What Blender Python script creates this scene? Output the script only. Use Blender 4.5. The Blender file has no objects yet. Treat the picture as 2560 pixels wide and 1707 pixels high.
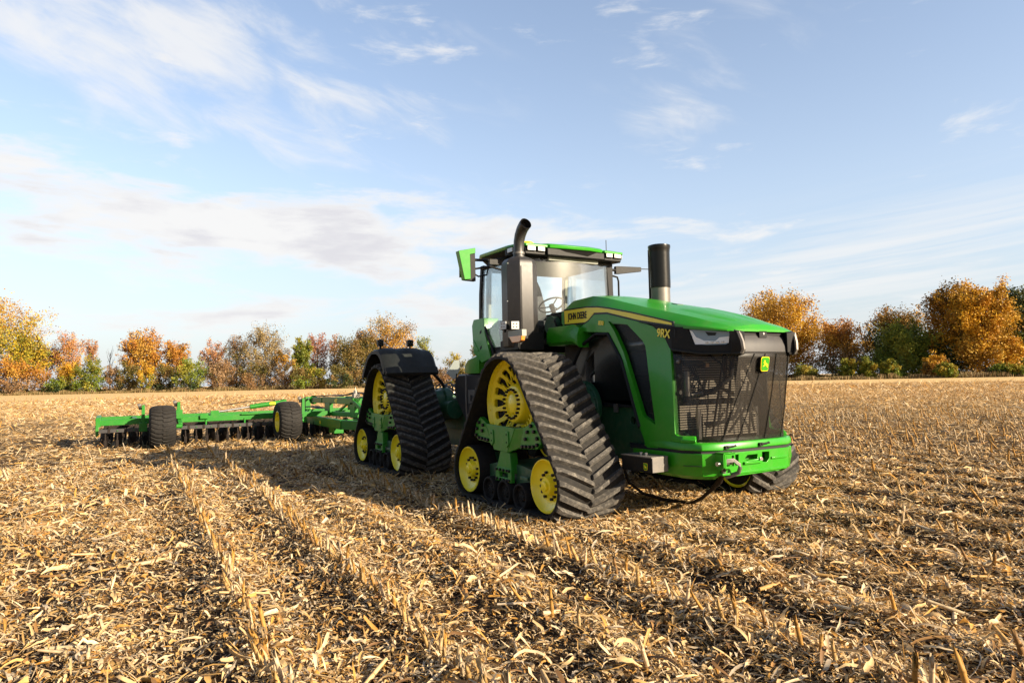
import bpy, math, random
import numpy as np
from mathutils import Vector, Matrix
from mathutils.geometry import tessellate_polygon
R = math.radians
random.seed(7)
rng = np.random.default_rng(11)
scene = bpy.context.scene
col = scene.collection
PI = math.pi

# ------------------------------------------------------------------ camera
PHI, PITCH, ROLL = R(30.44), R(3.24), R(1.15)
CAM = Vector((8.92, -5.73, 1.464))
_c, _s = math.cos(PHI), math.sin(PHI)
fwd = Vector((-_c, _s, 0)); rgt = Vector((_s, _c, 0)); up = Vector((0, 0, 1))
f2 = math.cos(PITCH) * fwd + math.sin(PITCH) * up
u2 = math.cos(PITCH) * up - math.sin(PITCH) * fwd
r3 = math.cos(ROLL) * rgt - math.sin(ROLL) * u2
u3 = math.sin(ROLL) * rgt + math.cos(ROLL) * u2
cam_d = bpy.data.cameras.new('camera')
cam_d.sensor_width = 36; cam_d.lens = 1704 / 2560 * 36
cam_d.clip_start = 0.05; cam_d.clip_end = 9000
cam = bpy.data.objects.new('camera', cam_d); col.objects.link(cam)
M3 = Matrix((r3, u3, -f2)).transposed()
cam.matrix_world = Matrix.Translation(CAM) @ M3.to_4x4()
scene.camera = cam

# ------------------------------------------------------------------ light, sky, exposure
SUN_AZ, SUN_EL = R(29), R(20.5)
sun_d = bpy.data.lights.new('sun', 'SUN'); sun_d.energy = 5.0; sun_d.angle = R(0.5)
sun_d.color = (1.0, 0.84, 0.62)
sun = bpy.data.objects.new('sun', sun_d); col.objects.link(sun)
sd = Vector((math.cos(SUN_AZ) * math.cos(SUN_EL), math.sin(SUN_AZ) * math.cos(SUN_EL), math.sin(SUN_EL)))
sun.rotation_euler = sd.to_track_quat('Z', 'Y').to_euler(); sun.location = sd * 60
vs = scene.view_settings
vs.view_transform = 'Standard'; vs.look = 'None'; vs.gamma = 1; vs.use_curve_mapping = False
vs.exposure = 1.30
SKY_STRENGTH = 0.11

class NT:
    """tiny helper to write node graphs"""
    def __init__(s, tree): s.t = tree; s.n = tree.nodes; s.l = tree.links
    def new(s, typ, **kw):
        nd = s.n.new(typ)
        for k, v in kw.items(): setattr(nd, k, v)
        return nd
    def put(s, sock, v):
        if hasattr(v, 'is_linked'): s.l.new(v, sock)
        elif v is not None: sock.default_value = v
    def m(s, op, a, b=None, c=None, clamp=False):
        nd = s.new('ShaderNodeMath', operation=op, use_clamp=clamp)
        s.put(nd.inputs[0], a)
        if b is not None: s.put(nd.inputs[1], b)
        if c is not None: s.put(nd.inputs[2], c)
        return nd.outputs[0]
    def mix(s, f, a, b):
        nd = s.new('ShaderNodeMix', data_type='RGBA')
        s.put(nd.inputs[0], f); s.put(nd.inputs[6], a); s.put(nd.inputs[7], b)
        return nd.outputs[2]
    def noise(s, vec, scale, detail=4, rough=.55, dist=0.0):
        nd = s.new('ShaderNodeTexNoise')
        if vec is not None: s.l.new(vec, nd.inputs['Vector'])
        nd.inputs['Scale'].default_value = scale; nd.inputs['Detail'].default_value = detail
        nd.inputs['Roughness'].default_value = rough; nd.inputs['Distortion'].default_value = dist
        return nd.outputs['Fac']
    def ss(s, v, a, b, lo=0.0, hi=1.0):
        nd = s.new('ShaderNodeMapRange', interpolation_type='SMOOTHSTEP')
        s.put(nd.inputs[0], v); nd.inputs[1].default_value = a; nd.inputs[2].default_value = b
        nd.inputs[3].default_value = lo; nd.inputs[4].default_value = hi
        return nd.outputs[0]
    def xyz(s, x, y, z=0.0):
        nd = s.new('ShaderNodeCombineXYZ')
        s.put(nd.inputs[0], x); s.put(nd.inputs[1], y); s.put(nd.inputs[2], z)
        return nd.outputs[0]

def rgba(c): return (c[0], c[1], c[2], 1.0)

world = bpy.data.worlds.new('World'); scene.world = world; world.use_nodes = True
def build_world():
    w = NT(world.node_tree); w.n.clear()
    out = w.new('ShaderNodeOutputWorld'); bg = w.new('ShaderNodeBackground')
    bg.inputs['Strength'].default_value = SKY_STRENGTH
    sky = w.new('ShaderNodeTexSky', sky_type='NISHITA'); sky.sun_disc = False
    sky.sun_elevation = SUN_EL; sky.sun_rotation = PI / 2 - SUN_AZ
    sky.air_density = 1.0; sky.dust_density = 1.2; sky.ozone_density = 1.5; sky.altitude = 0
    tc = w.new('ShaderNodeTexCoord'); sp = w.new('ShaderNodeSeparateXYZ')
    w.l.new(tc.outputs['Generated'], sp.inputs[0])
    dx, dy, dz = sp.outputs
    a = w.m('ADD', w.m('MULTIPLY', dx, fwd.x), w.m('MULTIPLY', dy, fwd.y))
    b = w.m('ADD', w.m('MULTIPLY', dx, rgt.x), w.m('MULTIPLY', dy, rgt.y))
    az = w.m('MULTIPLY', w.m('ARCTAN2', b, a), 57.2958)      # degrees round the field
    el = w.m('MULTIPLY', w.m('ARCSINE', dz), 57.2958)        # degrees above the horizon
    def blob(a0, e0, sa, se, shear=0.0):
        da = w.m('SUBTRACT', az, a0)
        de = w.m('SUBTRACT', w.m('SUBTRACT', el, e0), w.m('MULTIPLY', da, shear))
        q = w.m('ADD', w.m('POWER', w.m('ABSOLUTE', w.m('DIVIDE', da, sa)), 2.0), w.m('POWER', w.m('ABSOLUTE', w.m('DIVIDE', de, se)), 2.0))
        return w.m('EXPONENT', w.m('MULTIPLY', q, -1.0))
    v1 = w.xyz(w.m('MULTIPLY', az, 0.055), w.m('MULTIPLY', w.m('ADD', el, w.m('MULTIPLY', az, .30)), 0.14), 1.3)
    v2 = w.xyz(w.m('MULTIPLY', az, 0.045), w.m('MULTIPLY', el, 0.17), 7.7)
    v3 = w.xyz(w.m('MULTIPLY', az, 0.022), w.m('MULTIPLY', w.m('SUBTRACT', el, w.m('MULTIPLY', az, .08)), 0.55), 3.1)
    n1 = w.noise(v1, 2.1, 7, .58, .35)
    n2 = w.noise(v2, 2.4, 8, .60, .25)
    n3 = w.noise(v3, 1.6, 7, .6, .5)
    # top left feathery patch and its small outliers
    d1 = w.m('ADD', n1, w.m('MULTIPLY', blob(-30, 25.5, 17, 4.6, -.16), .30))
    d1 = w.m('ADD', d1, w.m('MULTIPLY', blob(-14, 18.5, 17, 5.0, -.32), .055))
    d1 = w.m('ADD', d1, w.m('MULTIPLY', blob(15.5, 22.3, 6.5, 3.6, .45), .115))
    c1 = w.m('MULTIPLY', w.ss(d1, .54, .90), .92)
    c1 = w.m('MULTIPLY', c1, w.m('MAXIMUM', w.ss(az, 6, -14), blob(15.5, 22.3, 8, 5, .45)))
    # long cumulus bank on the left
    d2 = w.m('ADD', n2, w.m('MULTIPLY', blob(-21, 12.4, 26, 3.2, -.05), .38))
    d2 = w.m('ADD', d2, w.m('MULTIPLY', blob(-22, 5.6, 24, 2.0), .16))
    c2 = w.ss(d2, .55, .80)
    # thin streaks low on the right
    b3 = blob(27, 8.0, 20, 3.6, .10)
    c3 = w.m('MULTIPLY', w.m('MULTIPLY', w.ss(n3, .36, .66), b3), .75)
    cl = w.m('MAXIMUM', w.m('MAXIMUM', w.m('MULTIPLY', c1, .88), w.m('MULTIPLY', c2, .95)), c3)
    cl = w.m('MULTIPLY', cl, w.ss(el, -1, 2))
    # grey lavender undersides where the bank is thick
    shade = w.m('MULTIPLY', w.ss(d2, .66, .92), w.ss(w.noise(v2, 2.6, 6, .55, .2), .40, .60))
    k = 1.0 / SKY_STRENGTH / 2 ** (vs.exposure - .03)
    white = (.93 * k, .92 * k, .91 * k, 1); grey = (.76 * k, .745 * k, .78 * k, 1)
    ccol = w.mix(shade, white, grey)
    # pale moist air towards the horizon
    hz = w.m('EXPONENT', w.m('MULTIPLY', w.m('MAXIMUM', el, 0.0), -0.060))
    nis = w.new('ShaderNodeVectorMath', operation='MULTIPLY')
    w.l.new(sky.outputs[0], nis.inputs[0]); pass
    # added gain: sky brighter in the camera's direction, dimmed elsewhere to cut fill light
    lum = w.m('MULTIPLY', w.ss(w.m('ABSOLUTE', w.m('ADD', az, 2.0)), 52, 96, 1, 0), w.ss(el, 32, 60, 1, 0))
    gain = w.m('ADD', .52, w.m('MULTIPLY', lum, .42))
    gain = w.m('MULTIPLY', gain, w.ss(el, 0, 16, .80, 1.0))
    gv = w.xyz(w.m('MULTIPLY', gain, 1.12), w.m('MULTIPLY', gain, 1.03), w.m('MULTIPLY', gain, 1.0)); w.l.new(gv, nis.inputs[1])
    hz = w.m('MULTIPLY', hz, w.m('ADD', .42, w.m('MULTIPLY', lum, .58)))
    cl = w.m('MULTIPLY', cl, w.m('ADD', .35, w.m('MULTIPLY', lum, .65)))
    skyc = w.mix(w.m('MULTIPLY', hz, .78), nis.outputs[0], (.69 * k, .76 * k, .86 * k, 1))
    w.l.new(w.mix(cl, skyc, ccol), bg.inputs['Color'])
    w.l.new(bg.outputs[0], out.inputs[0])
build_world()

# ------------------------------------------------------------------ materials
def principled(name):
    m = bpy.data.materials.new(name); m.use_nodes = True
    t = NT(m.node_tree); b = m.node_tree.nodes['Principled BSDF']
    return m, t, b
def mat(name, c, rough=.5, metal=0.0, coat=0.0, var=.12, scale=6, bump=0.0, bscale=60, dust=0.0, dustc=(.30, .24, .16), spec=.5):
    m, t, b = principled(name)
    tc = t.new('ShaderNodeTexCoord').outputs['Object']
    n = t.noise(tc, scale, 5)
    lo = tuple(v * (1 - var) for v in c); hi = tuple(min(1, v * (1 + var)) for v in c)
    cc = t.mix(n, rgba(lo), rgba(hi))
    if dust:
        g = t.ss(t.noise(tc, scale * 2.3, 8, .7), .42, .78)
        cc = t.mix(t.m('MULTIPLY', g, dust), cc, rgba(dustc))
    t.l.new(cc, b.inputs['Base Color'])
    b.inputs['Metallic'].default_value = metal
    t.put(b.inputs['Roughness'], t.m('ADD', rough - .06, t.m('MULTIPLY', t.noise(tc, scale * 4, 4), .12)))
    b.inputs['Coat Weight'].default_value = coat; b.inputs['Coat Roughness'].default_value = .08
    b.inputs['Specular IOR Level'].default_value = spec
    if bump:
        bp = t.new('ShaderNodeBump'); bp.inputs['Strength'].default_value = bump; bp.inputs['Distance'].default_value = .01
        t.l.new(t.noise(tc, bscale, 5, .6), bp.inputs['Height']); t.l.new(bp.outputs[0], b.inputs['Normal'])
    return m
MT = {}
MT['green'] = mat('green_paint', (.022, .25, .006), .34, 0, .22, .10, 3, dust=.10, spec=.35)
MT['green2'] = mat('green_frame_paint', (.020, .215, .011), .45, 0, .1, .15, 4, dust=.18)
MT['dgreen'] = mat('dark_green_casting', (.014, .085, .035), .5, 0, .1, .2, 5, dust=.25)
MT['impgreen'] = mat('implement_green_paint', (.012, .165, .010), .45, 0, .1, .15, 3, dust=.10, spec=.3)
MT['yellow'] = mat('yellow_paint', (.92, .76, .015), .34, 0, .4, .06, 5, dust=.10, dustc=(.42, .30, .08))
MT['decal'] = mat('yellow_decal', (.90, .72, .015), .35, 0, .3, .03, 4)
MT['black'] = mat('black_plastic', (.010, .010, .010), .5, 0, 0, .2, 8, bump=.08, bscale=220, dust=.15, dustc=(.05, .045, .035), spec=.2)
MT['gloss'] = mat('black_gloss', (.007, .007, .007), .30, 0, .1, .2, 8, spec=.25)
MT['dark'] = mat('dark_recess', (.006, .006, .007), .7)
MT['rubber'] = mat('track_rubber', (.020, .019, .018), .72, 0, 0, .25, 9, bump=.25, bscale=90, dust=.45, dustc=(.065, .055, .044), spec=.15)
MT['lug'] = mat('track_lug_rubber', (.062, .058, .053), .78, 0, 0, .25, 9, bump=.35, bscale=120, dust=.95, dustc=(.21, .19, .16), spec=.12)
MT['drum'] = mat('roller_rubber', (.016, .014, .013), .7, 0, 0, .25, 9, bump=.1, bscale=60, dust=.35, dustc=(.06, .048, .036), spec=.15)
MT['fender'] = mat('fender_plastic', (.030, .031, .030), .58, 0, 0, .12, 6, bump=.12, bscale=260, dust=.3, dustc=(.07, .065, .055), spec=.2)
MT['tank'] = mat('tank_plastic', (.030, .028, .029), .5, 0, 0, .2, 5, bump=.05, bscale=90, dust=.3, dustc=(.08, .068, .055), spec=.4)
MT['grey'] = mat('grey_metal', (.16, .15, .14), .5, .4, 0, .2, 7, bump=.05, bscale=60, dust=.25)
MT['steel'] = mat('bare_steel', (.52, .50, .47), .32, 1.0, 0, .15, 12)
MT['chrome'] = mat('chrome', (.75, .75, .74), .14, 1.0)
MT['stack'] = mat('stack_paint', (.020, .018, .017), .46, .0, 0, .15, 6, bump=.15, bscale=300, dust=.2, dustc=(.08, .066, .052), spec=.75)
MT['bolt'] = mat('black_bolt', (.010, .010, .011), .4, .3)
MT['interior'] = mat('cab_trim', (.32, .33, .28), .7, 0, 0, .1, 6)
MT['seat'] = mat('seat_fabric', (.05, .05, .055), .85)
MT['rust'] = mat('rusty_tine', (.018, .014, .012), .75, .1, 0, .5, 14, bump=.3, bscale=60, dust=.4, dustc=(.07, .042, .025), spec=.2)
MT['fin'] = None
def m_glass(name, tint, refl=.5):
    m = bpy.data.materials.new(name); m.use_nodes = True; t = NT(m.node_tree); t.n.clear()
    o = t.new('ShaderNodeOutputMaterial'); tr = t.new('ShaderNodeBsdfTransparent'); gl = t.new('ShaderNodeBsdfGlossy')
    df = t.new('ShaderNodeBsdfDiffuse'); df.inputs[0].default_value = (.55, .56, .52, 1)
    tr.inputs[0].default_value = rgba(tint); gl.inputs['Roughness'].default_value = .03
    fr = t.new('ShaderNodeFresnel'); fr.inputs[0].default_value = 1.5
    mx = t.new('ShaderNodeMixShader'); t.l.new(t.m('MULTIPLY', fr.outputs[0], refl), mx.inputs[0])
    t.l.new(tr.outputs[0], mx.inputs[1]); t.l.new(gl.outputs[0], mx.inputs[2])
    tc = t.new('ShaderNodeTexCoord').outputs['Object']
    g2 = t.new('ShaderNodeBsdfGlossy'); g2.inputs['Roughness'].default_value = .28; g2.inputs[0].default_value = (1, .97, .90, 1)
    m3 = t.new('ShaderNodeMixShader'); m3.inputs[0].default_value = .007      # haze of the dusty pane round the sun's reflection
    t.l.new(mx.outputs[0], m3.inputs[1]); t.l.new(g2.outputs[0], m3.inputs[2]); mx = m3
    m2 = t.new('ShaderNodeMixShader')
    t.l.new(t.ss(t.noise(tc, 2.2, 6), .35, .8, .005, .05), m2.inputs[0])      # film of field dust
    t.l.new(mx.outputs[0], m2.inputs[1]); t.l.new(df.outputs[0], m2.inputs[2]); t.l.new(m2.outputs[0], o.inputs[0])
    return m
MT['glass'] = m_glass('cab_glass', (.965, .992, .99))
def m_screen(name, open_, c):
    m = bpy.data.materials.new(name); m.use_nodes = True; t = NT(m.node_tree); t.n.clear()
    o = t.new('ShaderNodeOutputMaterial'); tr = t.new('ShaderNodeBsdfTransparent'); b = t.new('ShaderNodeBsdfPrincipled')
    b.inputs['Base Color'].default_value = rgba(c); b.inputs['Roughness'].default_value = .45
    mx = t.new('ShaderNodeMixShader'); mx.inputs[0].default_value = 1 - open_
    t.l.new(tr.outputs[0], mx.inputs[1]); t.l.new(b.outputs[0], mx.inputs[2]); t.l.new(mx.outputs[0], o.inputs[0])
    return m
MT['mesh'] = m_screen('perforated_screen', .57, (.026, .022, .018))
MT['sidemesh'] = m_screen('side_screen', .60, (.008, .008, .008))
def m_lens(name, c, rough=.08):
    m, t, b = principled(name); b.inputs['Base Color'].default_value = rgba(c); b.inputs['Roughness'].default_value = rough
    b.inputs['Coat Weight'].default_value = 1; b.inputs['Metallic'].default_value = .35
    return m
MT['lens'] = m_lens('lamp_lens', (.17, .24, .32), .08); MT['lens'].node_tree.nodes['Principled BSDF'].inputs['Metallic'].default_value = 0
MT['led'] = m_lens('lamp_diffuser', (.55, .55, .53), .3); MT['white'] = m_lens('lamp_reflector_sheen', (.86, .88, .90), .25)
for _k in ('led', 'white'): MT[_k].node_tree.nodes['Principled BSDF'].inputs['Metallic'].default_value = 0
MT['amber'] = m_lens('amber_lens', (.80, .30, .05), .25); MT['amber'].node_tree.nodes['Principled BSDF'].inputs['Metallic'].default_value = 0
def m_fins():
    m, t, b = principled('radiator_fins')
    tc = t.new('ShaderNodeTexCoord').outputs['Object']
    sp = t.new('ShaderNodeSeparateXYZ'); t.l.new(tc, sp.inputs[0])
    wv = t.m('SINE', t.m('MULTIPLY', sp.outputs[2], 2 * PI / .026))
    f = t.ss(wv, -.35, .55)
    t.l.new(t.mix(f, (.05, .045, .04, 1), (.85, .74, .58, 1)), b.inputs['Base Color'])
    b.inputs['Metallic'].default_value = .2; b.inputs['Roughness'].default_value = .5
    return m
MT['fin'] = m_fins()
def m_attr(name, rough=.75, trans=.25, attr='tint', spec=.3):
    m = bpy.data.materials.new(name); m.use_nodes = True; t = NT(m.node_tree); b = t.n['Principled BSDF']
    o = t.n['Material Output']
    at = t.new('ShaderNodeAttribute', attribute_name=attr)
    tc = t.new('ShaderNodeTexCoord').outputs['Object']
    cc = t.mix(t.ss(t.noise(tc, 30, 3), .3, .7, 0, .35), at.outputs['Color'], (.20, .12, .05, 1)) if name.startswith('corn') else at.outputs['Color']
    t.l.new(cc, b.inputs['Base Color']); b.inputs['Roughness'].default_value = rough
    b.inputs['Specular IOR Level'].default_value = spec
    if trans:
        tl = t.new('ShaderNodeBsdfTranslucent'); t.l.new(cc, tl.inputs[0])
        mx = t.new('ShaderNodeMixShader'); mx.inputs[0].default_value = trans
        t.l.new(b.outputs[0], mx.inputs[1]); t.l.new(tl.outputs[0], mx.inputs[2]); t.l.new(mx.outputs[0], o.inputs[0])
    return m
MT['residue'] = m_attr('corn_residue', .62, .18)
MT['leaf'] = m_attr('leaf_foliage', .6, .22)
MT['bark'] = mat('bark', (.10, .075, .055), .9, 0, 0, .3, 3, bump=.5, bscale=12)

# ------------------------------------------------------------------ mesh helpers
def tag(o, label=None, cat=None, group=None, kind=None):
    if label: o['label'] = label
    if cat: o['category'] = cat
    if group: o['group'] = group
    if kind: o['kind'] = kind
    return o
def empty(name, loc, label, cat, group=None, rz=0):
    o = bpy.data.objects.new(name, None); col.objects.link(o); o.location = loc; o.rotation_euler = (0, 0, rz)
    o.empty_display_size = .3
    return tag(o, label, cat, group)

class MB:
    def __init__(s): s.v = []; s.f = []; s.m = []; s.slots = []
    def slot(s, k):
        if k not in s.slots: s.slots.append(k)
        return s.slots.index(k)
    def add(s, vs_, fs, k):
        n = len(s.v); s.v += [tuple(v) for v in vs_]; i = s.slot(k)
        for f in fs: s.f.append([n + j for j in f]); s.m.append(i)
    def box(s, c, size, k, rot=None):
        x, y, z = (d / 2 for d in size)
        vs_ = [Vector(p) for p in ((-x, -y, -z), (x, -y, -z), (x, y, -z), (-x, y, -z), (-x, -y, z), (x, -y, z), (x, y, z), (-x, y, z))]
        if rot is not None: vs_ = [rot @ p for p in vs_]
        s.add([p + Vector(c) for p in vs_], [(3, 2, 1, 0), (4, 5, 6, 7), (0, 1, 5, 4), (1, 2, 6, 5), (2, 3, 7, 6), (3, 0, 4, 7)], k)
    def bb(s, x0, x1, y0, y1, z0, z1, k): s.box(((x0 + x1) / 2, (y0 + y1) / 2, (z0 + z1) / 2), (abs(x1 - x0), abs(y1 - y0), abs(z1 - z0)), k)
    def beam(s, a, b, w, h, k, upv=(0, 0, 1)):
        a = Vector(a); b = Vector(b); d = (b - a); L = d.length; d.normalize()
        sx = d.cross(Vector(upv)).normalized(); sz = sx.cross(d).normalized()
        s.box((a + b) / 2, (L, w, h), k, Matrix((d, sx, sz)).transposed())
    def prism(s, poly, fn, k, holes=(), kside=None):
        """poly: 2D outline (+holes); fn(u,v,t) maps to 3D, t=0 front, t=1 back"""
        kside = kside or k
        loops = [list(poly)] + [list(h) for h in holes]
        flat = [p for lp in loops for p in lp]
        tris = tessellate_polygon([[Vector((p[0], p[1], 0)) for p in lp] for lp in loops])
        n = len(flat)
        vs_ = [fn(p[0], p[1], 0) for p in flat] + [fn(p[0], p[1], 1) for p in flat]
        s.add(vs_, [tuple(t) for t in tris] + [tuple(n + i for i in reversed(t)) for t in tris], k)
        o = 0
        for lp in loops:
            m = len(lp); base = o
            vv = [fn(p[0], p[1], 0) for p in lp] + [fn(p[0], p[1], 1) for p in lp]
            s.add(vv, [(i, (i + 1) % m, m + (i + 1) % m, m + i) for i in range(m)], kside); o += m
    def lathe(s, prof, org, axis, k, seg=32, ks=None):
        """prof: (along, radius) pairs"""
        org = Vector(org); ax = Vector(axis).normalized()
        t = Vector((0, 0, 1)) if abs(ax.z) < .9 else Vector((1, 0, 0))
        e1 = ax.cross(t).normalized(); e2 = ax.cross(e1)
        vs_ = []
        for a, r in prof:
            for i in range(seg):
                q = 2 * PI * i / seg
                vs_.append(org + ax * a + (e1 * math.cos(q) + e2 * math.sin(q)) * max(r, 1e-4))
        for j in range(len(prof) - 1):
            kk = ks[j] if ks else k
            vv = vs_[j * seg:(j + 2) * seg]
            s.add(vv, [(i, (i + 1) % seg, seg + (i + 1) % seg, seg + i) for i in range(seg)], kk)
    def cyl(s, a, b, r, k, seg=14, r2=None):
        a = Vector(a); b = Vector(b); L = (b - a).length
        s.lathe([(0, 0), (0, r), (L, r if r2 is None else r2), (L, 0)], a, b - a, k, seg)
    def tube(s, pts, r, k, seg=8, caps=True):
        pts = [Vector(p) for p in pts]; n = len(pts)
        rr = r if isinstance(r, (list, tuple)) else [r] * n
        vs_ = []; prev = None
        for i, p in enumerate(pts):
            d = (pts[min(i + 1, n - 1)] - pts[max(i - 1, 0)]).normalized()
            if prev is None:
                t = Vector((0, 0, 1)) if abs(d.z) < .9 else Vector((1, 0, 0)); e1 = d.cross(t).normalized()
            else: e1 = (prev - d * prev.dot(d)).normalized()
            prev = e1; e2 = d.cross(e1)
            for j in range(seg):
                q = 2 * PI * j / seg; vs_.append(p + (e1 * math.cos(q) + e2 * math.sin(q)) * rr[i])
        fs = [(i * seg + j, i * seg + (j + 1) % seg, (i + 1) * seg + (j + 1) % seg, (i + 1) * seg + j) for i in range(n - 1) for j in range(seg)]
        if caps: fs += [tuple(reversed(range(seg))), tuple((n - 1) * seg + j for j in range(seg))]
        s.add(vs_, fs, k)
    def loft(s, secs, k, closed=True, caps=True, ks=None):
        m = len(secs[0]); vs_ = [p for sec in secs for p in sec]
        for i in range(len(secs) - 1):
            for j in range(m if closed else m - 1):
                a = secs[i][j]; b = secs[i][(j + 1) % m]; c = secs[i + 1][(j + 1) % m]; d = secs[i + 1][j]
        fs = [(i * m + j, i * m + (j + 1) % m, (i + 1) * m + (j + 1) % m, (i + 1) * m + j) for i in range(len(secs) - 1) for j in range(m if closed else m - 1)]
        if caps and closed: fs += [tuple(reversed(range(m))), tuple((len(secs) - 1) * m + j for j in range(m))]
        s.add(vs_, fs, k)
    def build(s, name, parent=None, bevel=0.0, smooth=32, label=None, weld=True):
        me = bpy.data.meshes.new(name); me.from_pydata(s.v, [], s.f)
        for kx in s.slots: me.materials.append(MT[kx] if isinstance(kx, str) else kx)
        me.polygons.foreach_set('material_index', s.m)
        if weld or bevel:
            import bmesh
            bm = bmesh.new(); bm.from_mesh(me); bmesh.ops.remove_doubles(bm, verts=bm.verts, dist=1e-5)
            bmesh.ops.recalc_face_normals(bm, faces=bm.faces); bm.to_mesh(me); bm.free()
        if smooth:
            me.polygons.foreach_set('use_smooth', [True] * len(me.polygons)); me.set_sharp_from_angle(angle=R(smooth))
        me.update()
        o = bpy.data.objects.new(name, me); col.objects.link(o)
        if parent is not None: o.parent = parent
        if bevel:
            b = o.modifiers.new('bevel', 'BEVEL'); b.width = bevel; b.segments = 2; b.limit_method = 'ANGLE'; b.angle_limit = R(32)
        if label: o['label'] = label
        return o
def fast_mesh(name, V, F, mats, tint=None, parent=None, smooth=False):
    """big numpy mesh of quads"""
    me = bpy.data.meshes.new(name); V = np.asarray(V, np.float32); F = np.asarray(F, np.int32); k = F.shape[1]
    me.vertices.add(len(V)); me.vertices.foreach_set('co', V.ravel())
    me.loops.add(F.size); me.loops.foreach_set('vertex_index', F.ravel())
    me.polygons.add(len(F)); me.polygons.foreach_set('loop_start', np.arange(0, F.size, k, dtype=np.int32))
    for m in mats: me.materials.append(m)
    if tint is not None:
        at = me.color_attributes.new('tint', 'FLOAT_COLOR', 'POINT')
        c = np.ones((len(V), 4), np.float32); c[:, :3] = tint; at.data.foreach_set('color', c.ravel())
    me.update(calc_edges=True); me.validate()
    if smooth: me.polygons.foreach_set('use_smooth', np.ones(len(F), bool))
    o = bpy.data.objects.new(name, me); col.objects.link(o)
    if parent is not None: o.parent = parent
    return o
def copy_tree(o, parent=None):
    c = o.copy(); col.objects.link(c)
    if parent is not None: c.parent = parent
    for ch in list(o.children): copy_tree(ch, c)
    return c
def text_obj(name, s, size, k, mtx, parent, extrude=.002, offset=.0, sx=1.0, spacing=1.0):
    cu = bpy.data.curves.new(name, 'FONT'); cu.body = s; cu.size = size; cu.extrude = extrude; cu.offset = offset
    cu.align_x = 'LEFT'; cu.space_character = spacing
    tmp = bpy.data.objects.new(name + '_tmp', cu); col.objects.link(tmp)
    dg = bpy.context.evaluated_depsgraph_get(); me = bpy.data.meshes.new_from_object(tmp.evaluated_get(dg))
    bpy.data.objects.remove(tmp); me.name = name
    me.transform(mtx @ Matrix.Diagonal((sx, 1, 1, 1))); me.materials.clear(); me.materials.append(MT[k])
    o = bpy.data.objects.new(name, me); col.objects.link(o); o.parent = parent
    return o
def frame(org, xdir, ydir):
    x = Vector(xdir).normalized(); y = Vector(ydir); y = (y - x * y.dot(x)).normalized(); z = x.cross(y)
    return Matrix.Translation(Vector(org)) @ Matrix((x, y, z)).transposed().to_4x4()

# ------------------------------------------------------------------ ground
def vnoise(x, y, seed=0):
    xi = np.floor(x).astype(np.int64); yi = np.floor(y).astype(np.int64); fx = x - xi; fy = y - yi
    def h(a, b):
        n = (a * 374761393 + b * 668265263 + seed * 974711) & 0xffffffff
        n = ((n ^ (n >> 13)) * 1274126177) & 0xffffffff
        return ((n ^ (n >> 16)) & 0xffff) / 65535.0
    fx = fx * fx * (3 - 2 * fx); fy = fy * fy * (3 - 2 * fy)
    return (h(xi, yi) * (1 - fx) + h(xi + 1, yi) * fx) * (1 - fy) + (h(xi, yi + 1) * (1 - fx) + h(xi + 1, yi + 1) * fx) * fy
ROW = .81
def row_phase(x, y): return (y + 4.98 + .03 * (x - 4)) / ROW
def hfun(x, y):
    x = np.asarray(x, float); y = np.asarray(y, float)
    r = np.hypot(x - 8.9, y + 5.7)
    a = np.exp(-(r / 60.0) ** 2)
    z = .035 * (vnoise(x * 1.3, y * 1.3, 1) - .5) + .05 * (vnoise(x * .55 + 9, y * .55, 2) - .5) + .03 * (vnoise(x * 4, y * 4, 3) - .5)
    z = z + .034 * np.cos(2 * PI * row_phase(x, y))
    # keep it level under the machine
    tr = np.clip(np.minimum(np.abs(x + .2) - 4.0, 3) / .8, 0, 1); ty = np.clip((np.abs(y) - 2.0) / .6, 0, 1)
    keep = np.maximum(tr, ty)
    return (z * (.25 + .75 * keep)) * a - .02 * (1 - keep)
def soil_mask(x, y):
    """0 = residue cover, 1 = bare dark soil"""
    n = .55 * vnoise(x * .75, y * 1.5, 21) + .45 * vnoise(x * 2.2 + 3, y * 2.8, 22)
    left = np.clip((-4.9 - y) / 1.2, 0, 1)
    tilled = np.clip((-x - 10.5) / 1.5, 0, 1) * np.clip((30 + x) / 12, 0, 1) * np.clip((9.5 - np.abs(y + 1)) / 2, 0, 1)
    band = np.clip(1 - np.abs(y - 17) / 9, 0, 1) * np.clip((20 + x) / 14, 0, 1)
    b = .17 * np.clip(1 - np.abs(row_phase(x, y) % 1 - .62) / .3, 0, 1)
    return np.clip((n + .13 * left + .24 * tilled + .10 * band + b - .56) / .13, 0, 1)
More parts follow.
